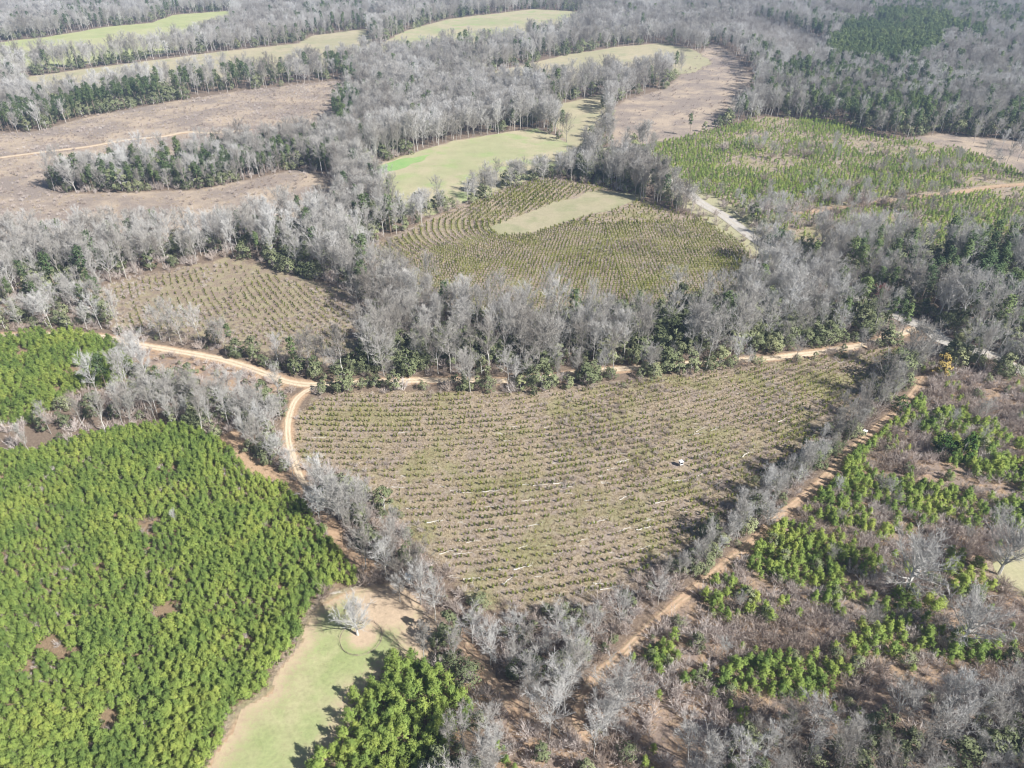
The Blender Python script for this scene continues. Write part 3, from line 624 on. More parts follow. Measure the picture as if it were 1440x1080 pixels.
def individual(kind, x, y, s, rot, v, label=None, group=None, category=None, sz=None, mc=None, mt=None):
    tm, cm = KIND[kind]['parts'][v]; noun, cat = NOUN[kind]
    if label is None:
        lo, hi = TALL[kind]; q_ = (s - lo) / (hi - lo); size = 'tiny ' if q_ < -.35 else 'small ' if q_ < .15 else 'middle-sized ' if q_ < .75 else 'tall ' if q_ < 1.25 else 'very tall '
        wd = where(x, y); nn = noun[6:] if noun.startswith('small ') else noun
        mk = int(np.argmin(np.hypot(MK[:, 0] - x, MK[:, 1] - y)))
        label = size + nn + ' ' + wd + ', near ' + MARKS[mk][1]
        if len(label.split()) > 16: label = size + nn + ', near ' + MARKS[mk][1]
        group = group or (cat + 's ' + wd)
    base = {'spreading_tree': 'bare_tree', 'slender_tree': 'bare_tree'}.get(kind, kind)
    if tm is None: o = bpy.data.objects.new(base, cm)
    else: o = bpy.data.objects.new(base, None); o.empty_display_size = .5
    COL.objects.link(o); o.location = (x, y, 0); o.rotation_euler = rot; o.scale = sz or (s, s, s)
    o['label'] = label; o['category'] = category or cat
    if group: o['group'] = group
    if tm is not None:
        for nme, me, mm in (('trunk', tm, mt), ('crown', cm, mc)):
            if mm is not None: me = me.copy(); me.materials.clear(); me.materials.append(mm)
            c = bpy.data.objects.new(nme, me); COL.objects.link(c); c.parent = o
    return o
def gn_mass(name, kind, A, label):
    me = bpy.data.meshes.new(name); n = len(A); me.vertices.add(n)
    co = np.zeros((n, 3), np.float32); co[:, :2] = A[:, :2]; me.vertices.foreach_set('co', co.ravel())
    for an, ty, dat in (('scl', 'FLOAT', A[:, 2]), ('rot', 'FLOAT_VECTOR', A[:, 3:6]), ('kind_no', 'INT', A[:, 6])):
        at = me.attributes.new(an, ty, 'POINT')
        at.data.foreach_set('vector' if ty == 'FLOAT_VECTOR' else 'value', dat.astype(np.int32 if ty == 'INT' else np.float32).ravel())
    o = bpy.data.objects.new(name, me); COL.objects.link(o); o['kind'] = 'stuff'; o['label'] = label
    g = bpy.data.node_groups.new(name, 'GeometryNodeTree'); g.interface.new_socket('Geometry', in_out='INPUT', socket_type='NodeSocketGeometry'); g.interface.new_socket('Geometry', in_out='OUTPUT', socket_type='NodeSocketGeometry')
    I = g.nodes.new('NodeGroupInput'); O = g.nodes.new('NodeGroupOutput'); P = g.nodes.new('GeometryNodeInstanceOnPoints'); C = g.nodes.new('GeometryNodeCollectionInfo')
    C.inputs['Collection'].default_value = KIND[kind]['coll']; C.inputs['Separate Children'].default_value = True; C.inputs['Reset Children'].default_value = True
    P.inputs['Pick Instance'].default_value = True
    def na(nm, t):
        q = g.nodes.new('GeometryNodeInputNamedAttribute'); q.data_type = t; q.inputs['Name'].default_value = nm; return q.outputs['Attribute']
    L = g.links.new
    L(I.outputs[0], P.inputs['Points']); L(C.outputs[0], P.inputs['Instance']); L(na('kind_no', 'INT'), P.inputs['Instance Index'])
    L(na('rot', 'FLOAT_VECTOR'), P.inputs['Rotation']); L(na('scl', 'FLOAT'), P.inputs['Scale']); L(P.outputs[0], O.inputs[0])
    md = o.modifiers.new('grow', 'NODES'); md.node_group = g
    return o

# ------------------------------------------------------------------ trees that stand out, one by one
SPECIAL = []; HOLLOW = 1   # (kind, base px, scale, label, extra)
def sp(kind, px, s, label, v=0, cat=None, rz=0., sz=None, mc=None, tilt=(0, 0), mt=None):
    x, y = G(*px); SPECIAL.append((x, y, HEIGHT[kind] * s))
    individual(kind, x, y, s, (tilt[0], tilt[1], rz), v, label, None, cat, sz, mc, mt)
sp('spreading_tree', (503, 893), .66, 'lone bare grey tree inside the thin ring on the lawn', 0, rz=.4)
sp('spreading_tree', (478, 730), .92, 'broad bare pale tree left of the triangular field beside the side track', 1, rz=1.2)
sp('spreading_tree', (1273, 832), 1.0, 'wide pale bare tree standing amid the green scrub pines', 2, rz=2.)
sp('spreading_tree', (1404, 808), .95, 'forked bare tree beside the little lawn at the right edge', 0, rz=3.3)
sp('spreading_tree', (1352, 905), .85, 'low sprawling bare tree in the brown scrub below the forked one', 1, rz=4.4)
sp('spreading_tree', (868, 1000), .8, 'big pale bare tree above the bend of the red trail', 2, rz=.9)
sp('spreading_tree', (852, 1030), .6, 'low bare tree with sideways limbs left of the trail bend', 0, rz=5)
sp('slender_tree', (834, 1066), .78, 'straight white-trunked bare tree right of the trail bend', 0, rz=1, tilt=(0, .03))
sp('spreading_tree', (1078, 738), .50, 'round bare grey tree on the field corner of the red trail line', 1, rz=.3)
sp('bare_tree', (562, 838), .72, 'bare tree whose thin crown overhangs the top of the lawn', 2)
sp('bare_tree', (515, 800), .75, 'bare tree on the bare orange ground above the lawn', 0)
sp('evergreen_tree', (1264, 578), 1.0, 'dense dark green rounded cedar at the bend of the red trail', 2, 'cedar', sz=(.95, .95, 1.15), mc=M_cedar)
sp('evergreen_tree', (1318, 530), 1.3, 'golden-brown leafy tree beside the sand road end', 1, 'tree', mc=M_gold)
sp('evergreen_tree', (1350, 645), 1.55, 'tall dark green bushy tree, largest in the scrub', 0, 'evergreen', sz=(1.2, 1.2, 1.6), mc=M_cedar)
sp('evergreen_tree', (1322, 640), 1.2, 'dark green bushy tree left of the largest one in the scrub', 3, 'evergreen', mc=M_cedar)
sp('evergreen_tree', (1388, 480), 1.4, 'dark evergreen between the county road and its grey trees', 2, 'evergreen', mc=M_cedar)
sp('bare_tree', (1234, 432), .6, 'tree with dull red crown in the woods by the county road', 4, 'red tree', mc=M_red)
sp('spreading_tree', (190, 502), .62, 'round bare grey tree beside the sand road at left', 2, rz=2.2)
sp('pine_tree', (805, 470), .92, 'lone dark green pine above the grey woodland belt', 1)
sp('evergreen_tree', (632, 905), .95, 'olive-green evergreen at the lower left corner of the triangular field', 1, 'evergreen', sz=(1.1, 1.1, 1.5))
sp('evergreen_tree', (520, 770), 1.15, 'wide grey-green evergreen between the dense stand and the field', 3, 'evergreen')
sp('evergreen_tree', (1090, 345), 1.6, 'dark shaded evergreen clump beside the county road', 3, 'evergreen', sz=(2.4, 1.5, 1.3), mc=M_cedar)
for i, (px, s, lb) in enumerate((((44, 640), .62, 'thin bare tree standing at the far left of the grey belt'), ((72, 610), .66, 'pale straight bare tree left of the belt pines'), ((118, 600), .6, 'thin bare tree third from the left in the grey belt'),
                                 ((184, 590), .68, 'white-stemmed bare tree leaning left in the grey belt'), ((205, 575), .6, 'slim bare tree right of the white-stemmed one'))):
    sp('slender_tree', px, s, lb, i % 3, rz=i, tilt=(0, -.05))
for px, s_, v_, lb in (((690, 935), .74, 0, 'pale bare tree left of the dark hollow thicket'), ((723, 918), .66, 5, 'slim pale bare tree behind the hollow thicket'), ((782, 905), .72, 2, 'twisted pale bare tree just below the field edge'),
    ((793, 1002), .80, 3, 'tall whitish bare tree left of the trail bend'), ((772, 1040), .82, 1, 'stout bare trunk at the foot of the whitish tree'), ((745, 975), .78, 4, 'wide pale bare tree in the middle of the hollow'), ((665, 905), .64, 2, 'small bare tree beside the top of the orange path'),
    ((612, 873), .70, 1, 'pale bare tree at the top right corner of the lawn'), ((592, 850), .72, 0, 'bare tree leaning beside the blue-grey hut'), ((563, 847), .5, 3, 'short bare snag at the lawn top'), ((545, 815), .66, 5, 'bare grey tree left of the blue-grey hut'),
    ((835, 900), .68, 4, 'dense bare tree below the field near the trail corner'), ((870, 885), .7, 0, 'bushy pale bare tree at the field\'s bottom right corner'), ((925, 850), .55, 2, 'round small bare tree above the trail corner'), ((815, 950), .62, 3, 'bare tree close left of the trail above the bend'),
    ((395, 650), .62, 4, 'bare tree on the left verge of the side track'), ((412, 668), .55, 2, 'smaller bare tree at the foot of the side track')):
    sp('bare_tree', px, s_, lb, v_, rz=px[0] * .7, mc=M_twig2)
sp('slender_tree', (248, 738), .3, 'tiny bare white sapling poking out of the dense pine stand', 1)

# ------------------------------------------------------------------ share out: largest in view as things, the rest as masses
SPA = np.array(SPECIAL)
for kind, K in KIND.items():
    if not K['items']: continue
    A = np.concatenate(K['items']); n = len(A)
    for x, y, hh in SPECIAL:
        if kind in ('bare_tree', 'slender_tree', 'evergreen_tree'):
            A = A[np.hypot(A[:, 0] - x, A[:, 1] - y) > .22 * hh]
    A = A[~inside(Z['lawn_right'], A[:, 0], A[:, 1])]
    for bx, by in ((957, 655), (576, 815), (1215, 612)):
        g = G(bx, by); A = A[np.hypot(A[:, 0] - g[0], A[:, 1] - g[1]) > 2.2]
    if kind in ('bare_tree', 'slender_tree', 'evergreen_tree'):
        lx, ly = G(492, 880); A = A[np.hypot(A[:, 0] - lx, A[:, 1] - ly) > 13]
    px, py = PX(A[:, 0], A[:, 1], HEIGHT.get(kind, 1) * .5 * A[:, 2]); dep = A[:, 1] * cP + ALT * sP
    size = HEIGHT.get(kind, 1) * A[:, 2] / dep
    vis = (px > 4) & (px < 1436) & (py > 4) & (py < 1076)
    order = np.argsort(-np.where(vis, size, -1)); N = min(LIMIT[kind], int(vis.sum()))
    if LIMIT[kind] and n:
        for r in A[order[:N]]:
            individual(kind, float(r[0]), float(r[1]), float(r[2]), (float(r[3]), float(r[4]), float(r[5])), int(r[6]))
    rest = A[order[N:]]
    if len(rest): gn_mass(STUFF[kind], kind, rest, STUFFLAB[kind])
    print('COUNT', kind, len(A), 'individual', N)

# ------------------------------------------------------------------ ground sheet
def axis(c, lo, hi, a, du):
    u0 = math.asinh((lo - c) / a); u1 = math.asinh((hi - c) / a); return c + a * np.sinh(np.linspace(u0, u1, int((u1 - u0) / du)))
gx = axis(0, -3000, 3000, 130, .0115); gy = axis(150, -1200, 4000, 130, .0115)
GX, GY = np.meshgrid(gx, gy); ny, nx = GX.shape
me = bpy.data.meshes.new('ground'); me.vertices.add(nx * ny)
co = np.zeros((nx * ny, 3), np.float32); co[:, 0] = GX.ravel(); co[:, 1] = GY.ravel(); me.vertices.foreach_set('co', co.ravel())
ii = (np.arange(ny - 1)[:, None] * nx + np.arange(nx - 1)[None, :]).ravel()
q = np.stack([ii, ii + 1, ii + nx + 1, ii + nx], 1).astype(np.int32); nf = len(q)
me.loops.add(nf * 4); me.loops.foreach_set('vertex_index', q.ravel()); me.polygons.add(nf)
me.polygons.foreach_set('loop_start', np.arange(0, nf * 4, 4, dtype=np.int32)); me.update()
LAYERS = {'g_straw': ['field_main', 'field_mid', 'field_right'], 'g_brown': ['field_left'], 'g_grass': ['lawn', 'lawn_right', 'pasture_mid', 'pasture_strip', 'pasture_small', 'pasture_far', 'pasture_left', 'pasture_band', 'pasture_tiny', 'mid_clearing'],
          'g_clear': ['clearcut_left', 'clearcut_far', 'red_field', 'saplings'], 'g_scrub': ['scrub', 'left_verge'], 'g_dirt': ['dirt_glade', 'lawn'], 'g_pine': ['stand_left', 'stand_far_left', 'stand_small']}
FX, FY = GX.ravel(), GY.ravel()
for ln, zs in LAYERS.items():
    d = np.full(FX.shape, -60.)
    for zn in zs:
        P = Z[zn]; m = (FX > P[:, 0].min() - 30) & (FX < P[:, 0].max() + 30) & (FY > P[:, 1].min() - 30) & (FY < P[:, 1].max() + 30)
        d[m] = np.maximum(d[m], sdf(P, FX[m], FY[m]))
    if ln == 'g_dirt': d = np.maximum(d, .7 - road_dist(FX, FY, ['dirt_road', 'side_track', 'farm_track', 'logging_track'])); d = np.maximum(d, .1 - road_dist(FX, FY, ['trail', 'footpath']))
    at = me.attributes.new(ln, 'FLOAT', 'POINT'); at.data.foreach_set('value', np.clip(d, -60, 60).astype(np.float32))
d = np.where(FY > 260, 8. - road_dist(FX, FY, ['county_road']), -60); at = me.attributes.new('g_verge', 'FLOAT', 'POINT'); at.data.foreach_set('value', np.clip(d, -60, 60).astype(np.float32))
m = NT('ground'); p = m.pos()
n1 = m.noise(p, .035, 8, .68); n2 = m.noise(p, .25, 5, .65); n3 = m.noise(p, 1.6, 4, .7); n4 = m.noise(p, 6., 3, .7)
wob = m.math('ADD', m.math('MULTIPLY', m.math('SUBTRACT', n2, .5), 9.), m.math('MULTIPLY', m.math('SUBTRACT', n3, .5), 5.))
fine = m.math('ADD', m.math('MULTIPLY', n3, .55), m.math('MULTIPLY', n4, .45))
wob2 = m.math('MULTIPLY', wob, .22)
def lay(c, name, cc, soft=1.0, off=0., wb=None):
    v = m.math('ADD', m.math('ADD', m.attr(name), wb or wob), off); return m.mix(m.step(v, -soft, soft), c, cc)
litter = m.ramp(fine, [(.3, (.11, .08, .055)), (.5, (.20, .15, .11)), (.7, (.33, .26, .20))])
straw = m.mix(m.step(n2, .38, .62), m.ramp(fine, [(.32, (.20, .155, .105)), (.5, (.35, .28, .19)), (.66, (.55, .455, .325))]), m.ramp(fine, [(.32, (.19, .145, .115)), (.5, (.31, .25, .205)), (.66, (.48, .40, .34))]))
straw = m.mix(m.step(m.noise(p, .07, 4), .48, .62), straw, m.ramp(fine, [(.3, (.18, .165, .085)), (.7, (.40, .36, .20))]))
clear = m.mix(m.step(n1, .42, .62), m.ramp(fine, [(.34, (.15, .12, .10)), (.5, (.27, .22, .185)), (.66, (.43, .365, .31))]), m.ramp(fine, [(.34, (.27, .205, .15)), (.66, (.60, .49, .37))]))
scrub = m.mix(m.step(n2, .42, .6), m.ramp(fine, [(.3, (.17, .125, .10)), (.7, (.38, .30, .245))]), m.ramp(fine, [(.3, (.27, .18, .11)), (.7, (.50, .36, .24))]))
dirt = m.ramp(fine, [(.3, (.34, .215, .13)), (.5, (.47, .32, .205)), (.7, (.58, .43, .30))])
mp = m.n('ShaderNodeMapping'); mp.inputs['Scale'].default_value = (.3, 1.3, 1); mp.inputs['Rotation'].default_value = (0, 0, -.25); m.l(p, mp.inputs['Vector'])
chip = m.noise(mp.outputs[0], .55, 3, .6); straw = m.mix(m.math('MULTIPLY', m.step(chip, .645, .70), m.step(n4, .42, .55)), straw, (.62, .58, .52))
brown = m.mix(m.step(n2, .4, .62), m.ramp(fine, [(.32, (.18, .135, .10)), (.68, (.36, .285, .22))]), m.ramp(fine, [(.32, (.22, .195, .115)), (.68, (.43, .365, .24))]))
verge = m.ramp(fine, [(.3, (.30, .28, .16)), (.7, (.48, .45, .29))])
pinef = m.ramp(fine, [(.3, (.17, .115, .07)), (.7, (.36, .26, .17))])
c = lay(litter, 'g_straw', straw); c = lay(c, 'g_brown', brown, 1.5); c = lay(c, 'g_clear', clear, 2); c = lay(c, 'g_scrub', scrub); c = lay(c, 'g_pine', pinef); c = lay(c, 'g_grass', straw, 1., 1.5); c = lay(c, 'g_verge', verge, 1., 0.); c = lay(c, 'g_dirt', dirt, .7, 0., wob2)
m.col(c); m.bump(fine, .7, .35); me.materials.append(m.m)
go = bpy.data.objects.new('ground', me); COL.objects.link(go); go['kind'] = 'structure'; go['label'] = 'leaf-strewn brown ground under the woods and fields'

# ------------------------------------------------------------------ grass sheets
def grass_mat(name, c1, c2, c3, s=.06, margin=None):
    m = NT(name); p = m.pos(); a = m.noise(p, s, 4); f = m.noise(p, 1.3, 5, .7); ff = m.noise(p, 7., 3, .7)
    c = m.mix(m.step(a, .38, .6), c1, c2); c = m.mix(m.step(m.noise(p, s * 2.7, 4), .5, .68), c, c3)
    if margin: c = m.mix(m.step(m.math('ADD', m.attr('margin'), m.math('MULTIPLY', m.math('SUBTRACT', f, .5), 9.)), -.5, 4.5), margin, c)
    k = m.math('ADD', m.math('MULTIPLY', f, .6), m.math('MULTIPLY', ff, .5)); big = m.noise(p, s * 6, 6, .75); g = m.math('ADD', m.math('ADD', m.math('MULTIPLY', k, 1.2), .12), m.math('MULTIPLY', big, .5))
    hs = m.n('ShaderNodeHueSaturation'); m.l(g, hs.inputs['Value']); m.l(c, hs.inputs['Color']); m.col(hs.outputs[0]); m.bump(k, .5, .15); return m.m
M_lawn = grass_mat('lawn_grass', (.285, .325, .14), (.39, .365, .205), (.31, .345, .155), .055, (.47, .36, .25))
M_past = grass_mat('pasture_grass', (.35, .345, .195), (.42, .37, .24), (.31, .36, .165), .02)
M_past2 = grass_mat('green_pasture', (.37, .39, .18), (.42, .41, .215), (.34, .375, .165), .01)
M_past3 = grass_mat('dull_pasture', (.36, .33, .205), (.42, .365, .24), (.33, .32, .19), .02)
M_past4 = grass_mat('clearing_grass', (.32, .30, .18), (.37, .325, .215), (.29, .285, .165), .03)
def ragged(P, step, amp, seed):
    out = []; n = len(P)
    for i in range(n):
        a, b = P[i], P[(i + 1) % n]; L = np.hypot(*(b - a)); k = max(1, int(L / step))
        for j in range(k): out.append(a + (b - a) * j / k)
    out = np.array(out)
    ox = (fbm(out[:, 0], out[:, 1], amp * 4, seed) - .5) * 2.4 * amp; oy = (fbm(out[:, 0], out[:, 1], amp * 4, seed + 5) - .5) * 2.4 * amp
    return out + np.stack([ox, oy], 1)
import bmesh
def sheet(name, P, z, mat, label, step=1.2, amp=1.2, seed=0):
    Q = ragged(P, step, amp, seed); bm = bmesh.new(); vs = [bm.verts.new((float(a), float(b), z)) for a, b in Q]
    es = [bm.edges.new((vs[i], vs[(i + 1) % len(vs)])) for i in range(len(vs))]
    bmesh.ops.triangle_fill(bm, edges=es, use_beauty=True)
    for f in bm.faces:
        if f.normal.z < 0: f.normal_flip()
    me = bpy.data.meshes.new(name); bm.to_mesh(me); bm.free(); me.materials.append(mat)
    o = bpy.data.objects.new(name, me); COL.objects.link(o); o['kind'] = 'structure'; o['label'] = label
P = ragged(Z['lawn'], .8, .8, 1); lx = np.arange(P[:, 0].min(), P[:, 0].max(), .6); ly = np.arange(P[:, 1].min(), P[:, 1].max(), .6)
LX, LY = np.meshgrid(lx, ly); e = sdf(P, LX, LY); c0 = G(545, 850); c1 = G(600, 890); c2 = G(503, 893)
topd = np.minimum(np.hypot(LX - c0[0], (LY - c0[1]) * 1.2) - 6, np.hypot(LX - c1[0], LY - c1[1]) - 4)
e2 = np.minimum(e, np.minimum(topd, 2.2 * (np.hypot(LX - c2[0] - 1.2, LY - c2[1] + .3) - 2.4) + 1)); idx = -np.ones(LX.shape, int); V = []; A_ = []; F = []
def vid(i, j):
    if idx[i, j] < 0: idx[i, j] = len(V); V.append((LX[i, j], LY[i, j], .03)); A_.append(e2[i, j])
    return idx[i, j]
for i in range(len(ly) - 1):
    for j in range(len(lx) - 1):
        if e[i:i + 2, j:j + 2].mean() > 0: F.append((vid(i, j), vid(i, j + 1), vid(i + 1, j + 1), vid(i + 1, j)))
me = mesh_from('lawn', V, F, [M_lawn]); at = me.attributes.new('margin', 'FLOAT', 'POINT'); at.data.foreach_set('value', A_)
o = bpy.data.objects.new('lawn', me); COL.objects.link(o); o['kind'] = 'structure'; o['label'] = 'sloping green lawn with the ringed bare tree'
sheet('lawn', Z['lawn_right'], .03, M_past, 'small yellow-green lawn at the right edge', .8, .6, 2)
sheet('pasture', Z['mid_clearing'], .05, M_past4, 'grass strip inside the curved-row field', 1.5, 3.5, 3)
sheet('pasture', Z['pasture_mid'], .06, M_past, 'green and tan pasture behind the curved-row field', 2, 2, 4)
M_crop = grass_mat('winter_crop', (.21, .36, .12), (.28, .38, .15), (.24, .37, .13), .03)
sheet('pasture', GP([(507, 240), (560, 224), (606, 217), (592, 228), (556, 240), (520, 250)]), .085, M_crop, 'bright green crop patch at the pasture\'s left corner', 2, 2.5, 14)
sheet('pasture', Z['pasture_small'], .08, M_past3, 'small pasture between grey trees', 3, 2, 5)
sheet('pasture', Z['pasture_strip'], .1, M_past3, 'long tan pasture strip in the distance', 3, 3, 6)
sheet('pasture', Z['pasture_far'], .15, M_past, 'far pasture at the top centre', 5, 4, 7)
sheet('pasture', Z['pasture_left'], .15, M_past2, 'bright green pasture at the top left', 5, 4, 8)
sheet('pasture', Z['pasture_band'], .12, M_past3, 'narrow tan pasture band at the left', 4, 3, 9)
sheet('pasture', Z['pasture_tiny'], .12, M_past3, 'tiny tan pasture near the far clearcut', 4, 3, 10)

# ------------------------------------------------------------------ roads
def road_mat(name, a, b, c_):
    m = NT(name); p = m.pos(); f = m.noise(p, 1.1, 5, .65); g = m.noise(p, .15, 3)
    u = m.attr('across'); t = m.math('ABSOLUTE', m.math('SUBTRACT', m.math('ABSOLUTE', u), .45))
    c = m.mix(m.step(f, .35, .65), a, b); c = m.mix(m.math('MULTIPLY', m.step(t, .12, .38), m.step(m.math('ADD', f, m.math('MULTIPLY', g, .4)), .55, .85)), c, c_)
    m.col(c); m.bump(f, .4, .1); return m.m
M_sand = road_mat('sand_road', (.60, .47, .33), (.70, .58, .43), (.40, .31, .20))
M_red = road_mat('red_trail', (.43, .29, .19), (.53, .39, .27), (.31, .24, .15))
M_asph = road_mat('worn_asphalt', (.42, .39, .35), (.52, .485, .43), (.46, .41, .33))
def strip(name, mat, label, z):
    wd, P = ROADW[name]; pts = []
    # Catmull-Rom through the picture points, then resampled
    for i in range(len(P) - 1):
        p0, p1, p2, p3 = P[max(i - 1, 0)], P[i], P[i + 1], P[min(i + 2, len(P) - 1)]; k = max(2, int(np.hypot(*(p2 - p1)) / .9))
        for j in range(k):
            t = j / k; pts.append(.5 * ((2 * p1) + (-p0 + p2) * t + (2 * p0 - 5 * p1 + 4 * p2 - p3) * t * t + (-p0 + 3 * p1 - 3 * p2 + p3) * t ** 3))
    pts.append(P[-1]); pts = np.array(pts); T = np.gradient(pts, axis=0); T /= np.linalg.norm(T, axis=1)[:, None]; N = np.stack([-T[:, 1], T[:, 0]], 1)
    s = np.arange(len(pts)) * .9; us = (-1, -.5, 0, .5, 1); V = []; A = []
    for q, u in enumerate(us):
        ww = wd / 2 * (1 + (.30 * (fbm(s, s * 0 + q * 9, 5, 3 + q) - .5) * 2 if abs(u) == 1 and name != 'county_road' else 0))
        V.append(pts + N * (u * ww)[:, None] if not np.isscalar(ww) else pts + N * u * ww); A += [u] * len(pts)
    n = len(pts); V = np.concatenate(V); F = [(q * n + i, q * n + i + 1, (q + 1) * n + i + 1, (q + 1) * n + i) for q in range(4) for i in range(n - 1)]
    me = bpy.data.meshes.new(name); me.from_pydata([(float(a), float(b), z) for a, b in V], [], [f[::-1] for f in F]); at = me.attributes.new('across', 'FLOAT', 'POINT'); at.data.foreach_set('value', A)
    me.materials.append(mat); o = bpy.data.objects.new(name, me); COL.objects.link(o); o['kind'] = 'structure'; o['label'] = label
strip('dirt_road', M_sand, 'pale sand road winding behind the triangular field', .09)
strip('side_track', M_sand, 'sandy side track dropping from the sand road', .075)
strip('county_road', M_asph, 'pale worn county road running down to the right', .13)
strip('trail', M_red, 'reddish dirt trail along the right of the field', .075)
strip('footpath', M_red, 'short orange dirt path in the hollow', .07)
strip('farm_track', M_red, 'orange farm track crossing the far plantation', .1)
strip('logging_track', M_sand, 'pale logging track across the left clearcut', .1)

# ------------------------------------------------------------------ blinds, ring, logs
def flat(name, c, rough=.6):
    m = NT(name); n = m.noise(m.pos(), 4, 3); m.col(m.mix(m.step(n, .3, .8), c, tuple(v * .82 for v in c))); m.b.inputs['Roughness'].default_value = rough; return m.m
M_white = flat('white_paint', (.86, .86, .84)); M_black = flat('dark_opening', (.02, .02, .022)); M_wood = flat('weathered_wood', (.30, .26, .21)); M_blue = flat('blue_grey_metal', (.25, .31, .37), .4); M_grey = flat('pale_grey_panel', (.50, .51, .50)); M_wire = flat('rusty_wire', (.33, .26, .21)); M_log = flat('bleached_wood', (.66, .62, .56))
def part(name, mb, mat, parent, **k):
    o = bpy.data.objects.new(name, mesh_from(name, mb.V, mb.F, [mat])); COL.objects.link(o); o.parent = parent
    for a, b in k.items(): o[a] = b
    return o
def blind(px, s, rz, label, cat='hunting blind'):
    x, y = G(*px); r = bpy.data.objects.new('hunting_blind', None); COL.objects.link(r); r.location = (x, y, 0); r.rotation_euler = (0, 0, rz); r.scale = (s, s, s); r['label'] = label; r['category'] = cat; r['group'] = 'small white hunting blinds'
    b = MB(); b.box(-.7, -.7, .9, .7, .7, 2.5); wl = part('cabin', b, M_white, r)
    b = MB(); b.box(-.85, -.85, 2.503, .85, .85, 2.6); part('roof', b, M_white, r)
    for d in ((-.6, -.703, 1.5, .6, -.69, 2.25), (-.703, -.45, 1.75, -.69, .45, 2.2), (.69, -.45, 1.75, .703, .45, 2.2)):
        b = MB(); b.box(*d); part('window', b, M_black, wl)
    for sx in (-1, 1):
        for sy in (-1, 1): b = MB(); b.tube((sx * .75, sy * .75, 0), (sx * .6, sy * .6, .9), .06, .06, 5); part('leg', b, M_wood, r)
    b = MB()
    for sx in (-.25, .25): b.tube((sx, -1.25, 0), (sx, -.72, 1.1), .035, .035, 4)
    for i in range(4): b.tube((-.25, -1.25 + .12 * i, .2 + .25 * i), (.25, -1.25 + .12 * i, .2 + .25 * i), .025, .025, 4)
    part('ladder', b, M_wood, r)
blind((957, 655), .62, .35, 'white box blind on legs amid the seedling rows')
blind((1215, 612), .6, .9, 'small white box blind beside the red trail')
x, y = G(577, 815); r = bpy.data.objects.new('hexagonal_blind', None); COL.objects.link(r); r.location = (x, y, 0); r['label'] = 'blue-grey hexagonal hut among bare trees above the lawn'; r['category'] = 'hut'
b = MB(); b.tube((0, 0, 0), (0, 0, 1.35), 1.0, 1.0, 6); wl = part('wall', b, M_grey, r)
b = MB(); b.tube((0, 0, 1.353), (0, 0, 1.6), 1.2, .25, 6); b.tube((0, 0, 1.6), (0, 0, 1.66), .25, .01, 6); part('roof', b, M_blue, r)
b = MB(); b.box(-.3, -.93, .1, .3, -.87, 1.2); part('door', b, M_black, wl)
# thin ring round the lone tree
cx, cy = G(508, 897); b = MB(); nseg = 48; rr = 4.1
for i in range(nseg):
    a0, a1 = 2 * math.pi * i / nseg, 2 * math.pi * (i + 1) / nseg; b.tube((rr * math.cos(a0), rr * math.sin(a0), .5), (rr * math.cos(a1), rr * math.sin(a1), .5), .03, .03, 4)
    b.tube((rr * math.cos(a0), rr * math.sin(a0), .12), (rr * math.cos(a1), rr * math.sin(a1), .12), .035, .035, 4)
r = bpy.data.objects.new('ring_fence', None); COL.objects.link(r); r.location = (cx, cy, 0); r['label'] = 'thin round wire ring fence encircling the lone lawn tree'; r['category'] = 'fence'
part('wire', b, M_wire, r)
for i in range(12): a0 = 2 * math.pi * i / 12; b = MB(); b.tube((rr * math.cos(a0), rr * math.sin(a0), 0), (rr * math.cos(a0), rr * math.sin(a0), .75), .035, .035, 4); part('post', b, M_wire, r)
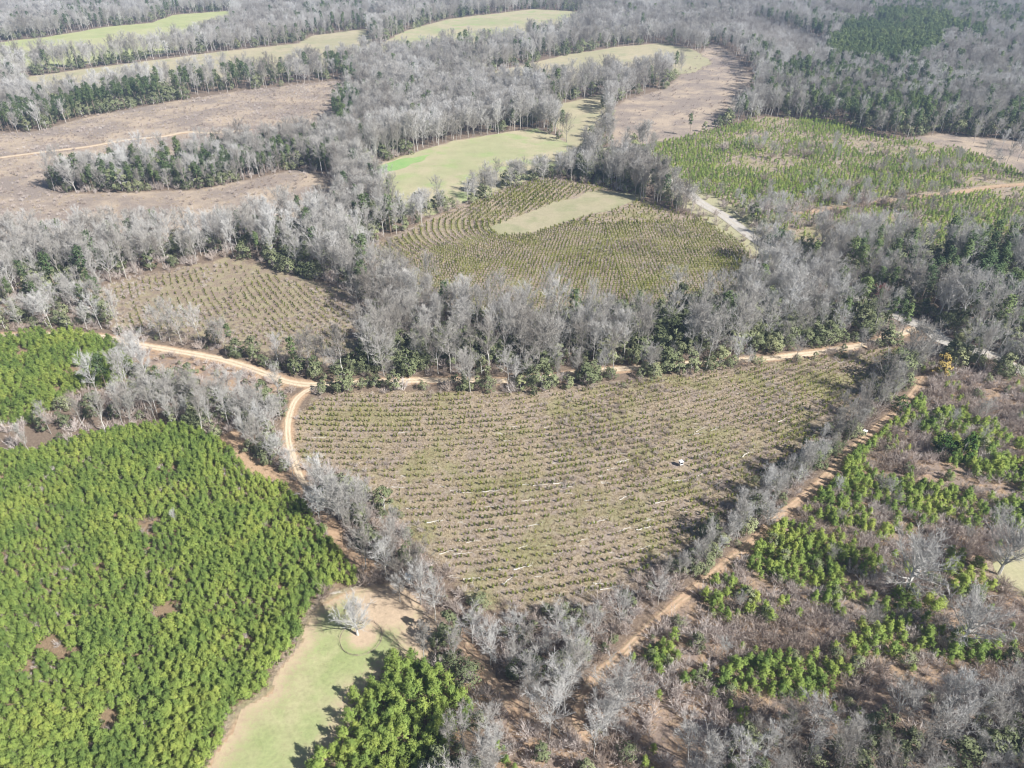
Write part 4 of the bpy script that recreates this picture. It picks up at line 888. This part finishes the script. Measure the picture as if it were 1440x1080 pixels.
# bleached fallen branches between the rows
for i in range(4):
    g = np.random.RandomState(200 + i); b = MB(); p0 = np.array([-2.2, 0, .12]); d = np.array([1, 0, 0.]); rad_ = .13
    for s in range(5):
        q = p0 + d * .9 + np.array([0, g.normal() * .14, g.normal() * .03]); b.tube(p0, q, rad_, rad_ * .78, 5)
        if s > 0: t = q + np.array([g.uniform(.3, .8), g.choice([-1, 1]) * g.uniform(.4, .9), .15]); b.tube(q, t, rad_ * .5, .02, 4)
        p0 = q; rad_ *= .78
    KIND['log%d' % i] = mesh_from('fallen_branch', b.V, b.F, [M_log])
lg = [(875, 648), (640, 690), (652, 692), (545, 687), (690, 690), (735, 683), (760, 682), (790, 681), (800, 684), (860, 660), (828, 703), (880, 745), (905, 742), (832, 826), (858, 826), (716, 817), (700, 800), (735, 800), (640, 812), (665, 815), (650, 778), (630, 777), (900, 797), (912, 796), (560, 685), (985, 605), (1005, 603), (990, 666), (955, 675), (985, 640), (965, 738), (1012, 680), (978, 610), (735, 770), (780, 778), (665, 762), (690, 712), (742, 705), (770, 600), (1050, 640), (568, 608), (840, 735), (795, 722), (880, 700), (930, 705), (612, 735), (580, 715), (820, 760), (870, 785), (750, 740), (1100, 590), (690, 745), (845, 820), (655, 840), (905, 770)]
for i, q in enumerate(lg):
    x, y = G(*q); o = bpy.data.objects.new('fallen_branch', KIND['log%d' % (i % 4)]); COL.objects.link(o); sx = float(rs.uniform(.5, 1.05)); yw = float(rs.uniform(1.6, 3.0))
    o.location = (x, y, 0); o.rotation_euler = (0, 0, .17 + .0045 * x + float(rs.normal() * .15)); o.scale = (sx, sx * yw * .6, sx)
    o['label'] = 'bleached grey fallen branch lying between the seedling rows'; o['category'] = 'branch'; o['group'] = 'bleached branches in the triangular field'

# ------------------------------------------------------------------ air
b = MB(); b.box(-3100, -1300, -1, 3100, 4100, 124); me = mesh_from('haze', b.V, b.F, [])
hm = bpy.data.materials.new('haze'); hm.use_nodes = True; t = hm.node_tree; t.nodes.remove(t.nodes['Principled BSDF'])
v = t.nodes.new('ShaderNodeVolumePrincipled'); v.inputs['Color'].default_value = (.50, .68, 1, 1); v.inputs['Density'].default_value = .00019; t.links.new(v.outputs[0], t.nodes['Material Output'].inputs['Volume'])
me.materials.append(hm); ho = bpy.data.objects.new('haze', me); COL.objects.link(ho); ho['kind'] = 'stuff'; ho['label'] = 'thin pale blue haze over the land'
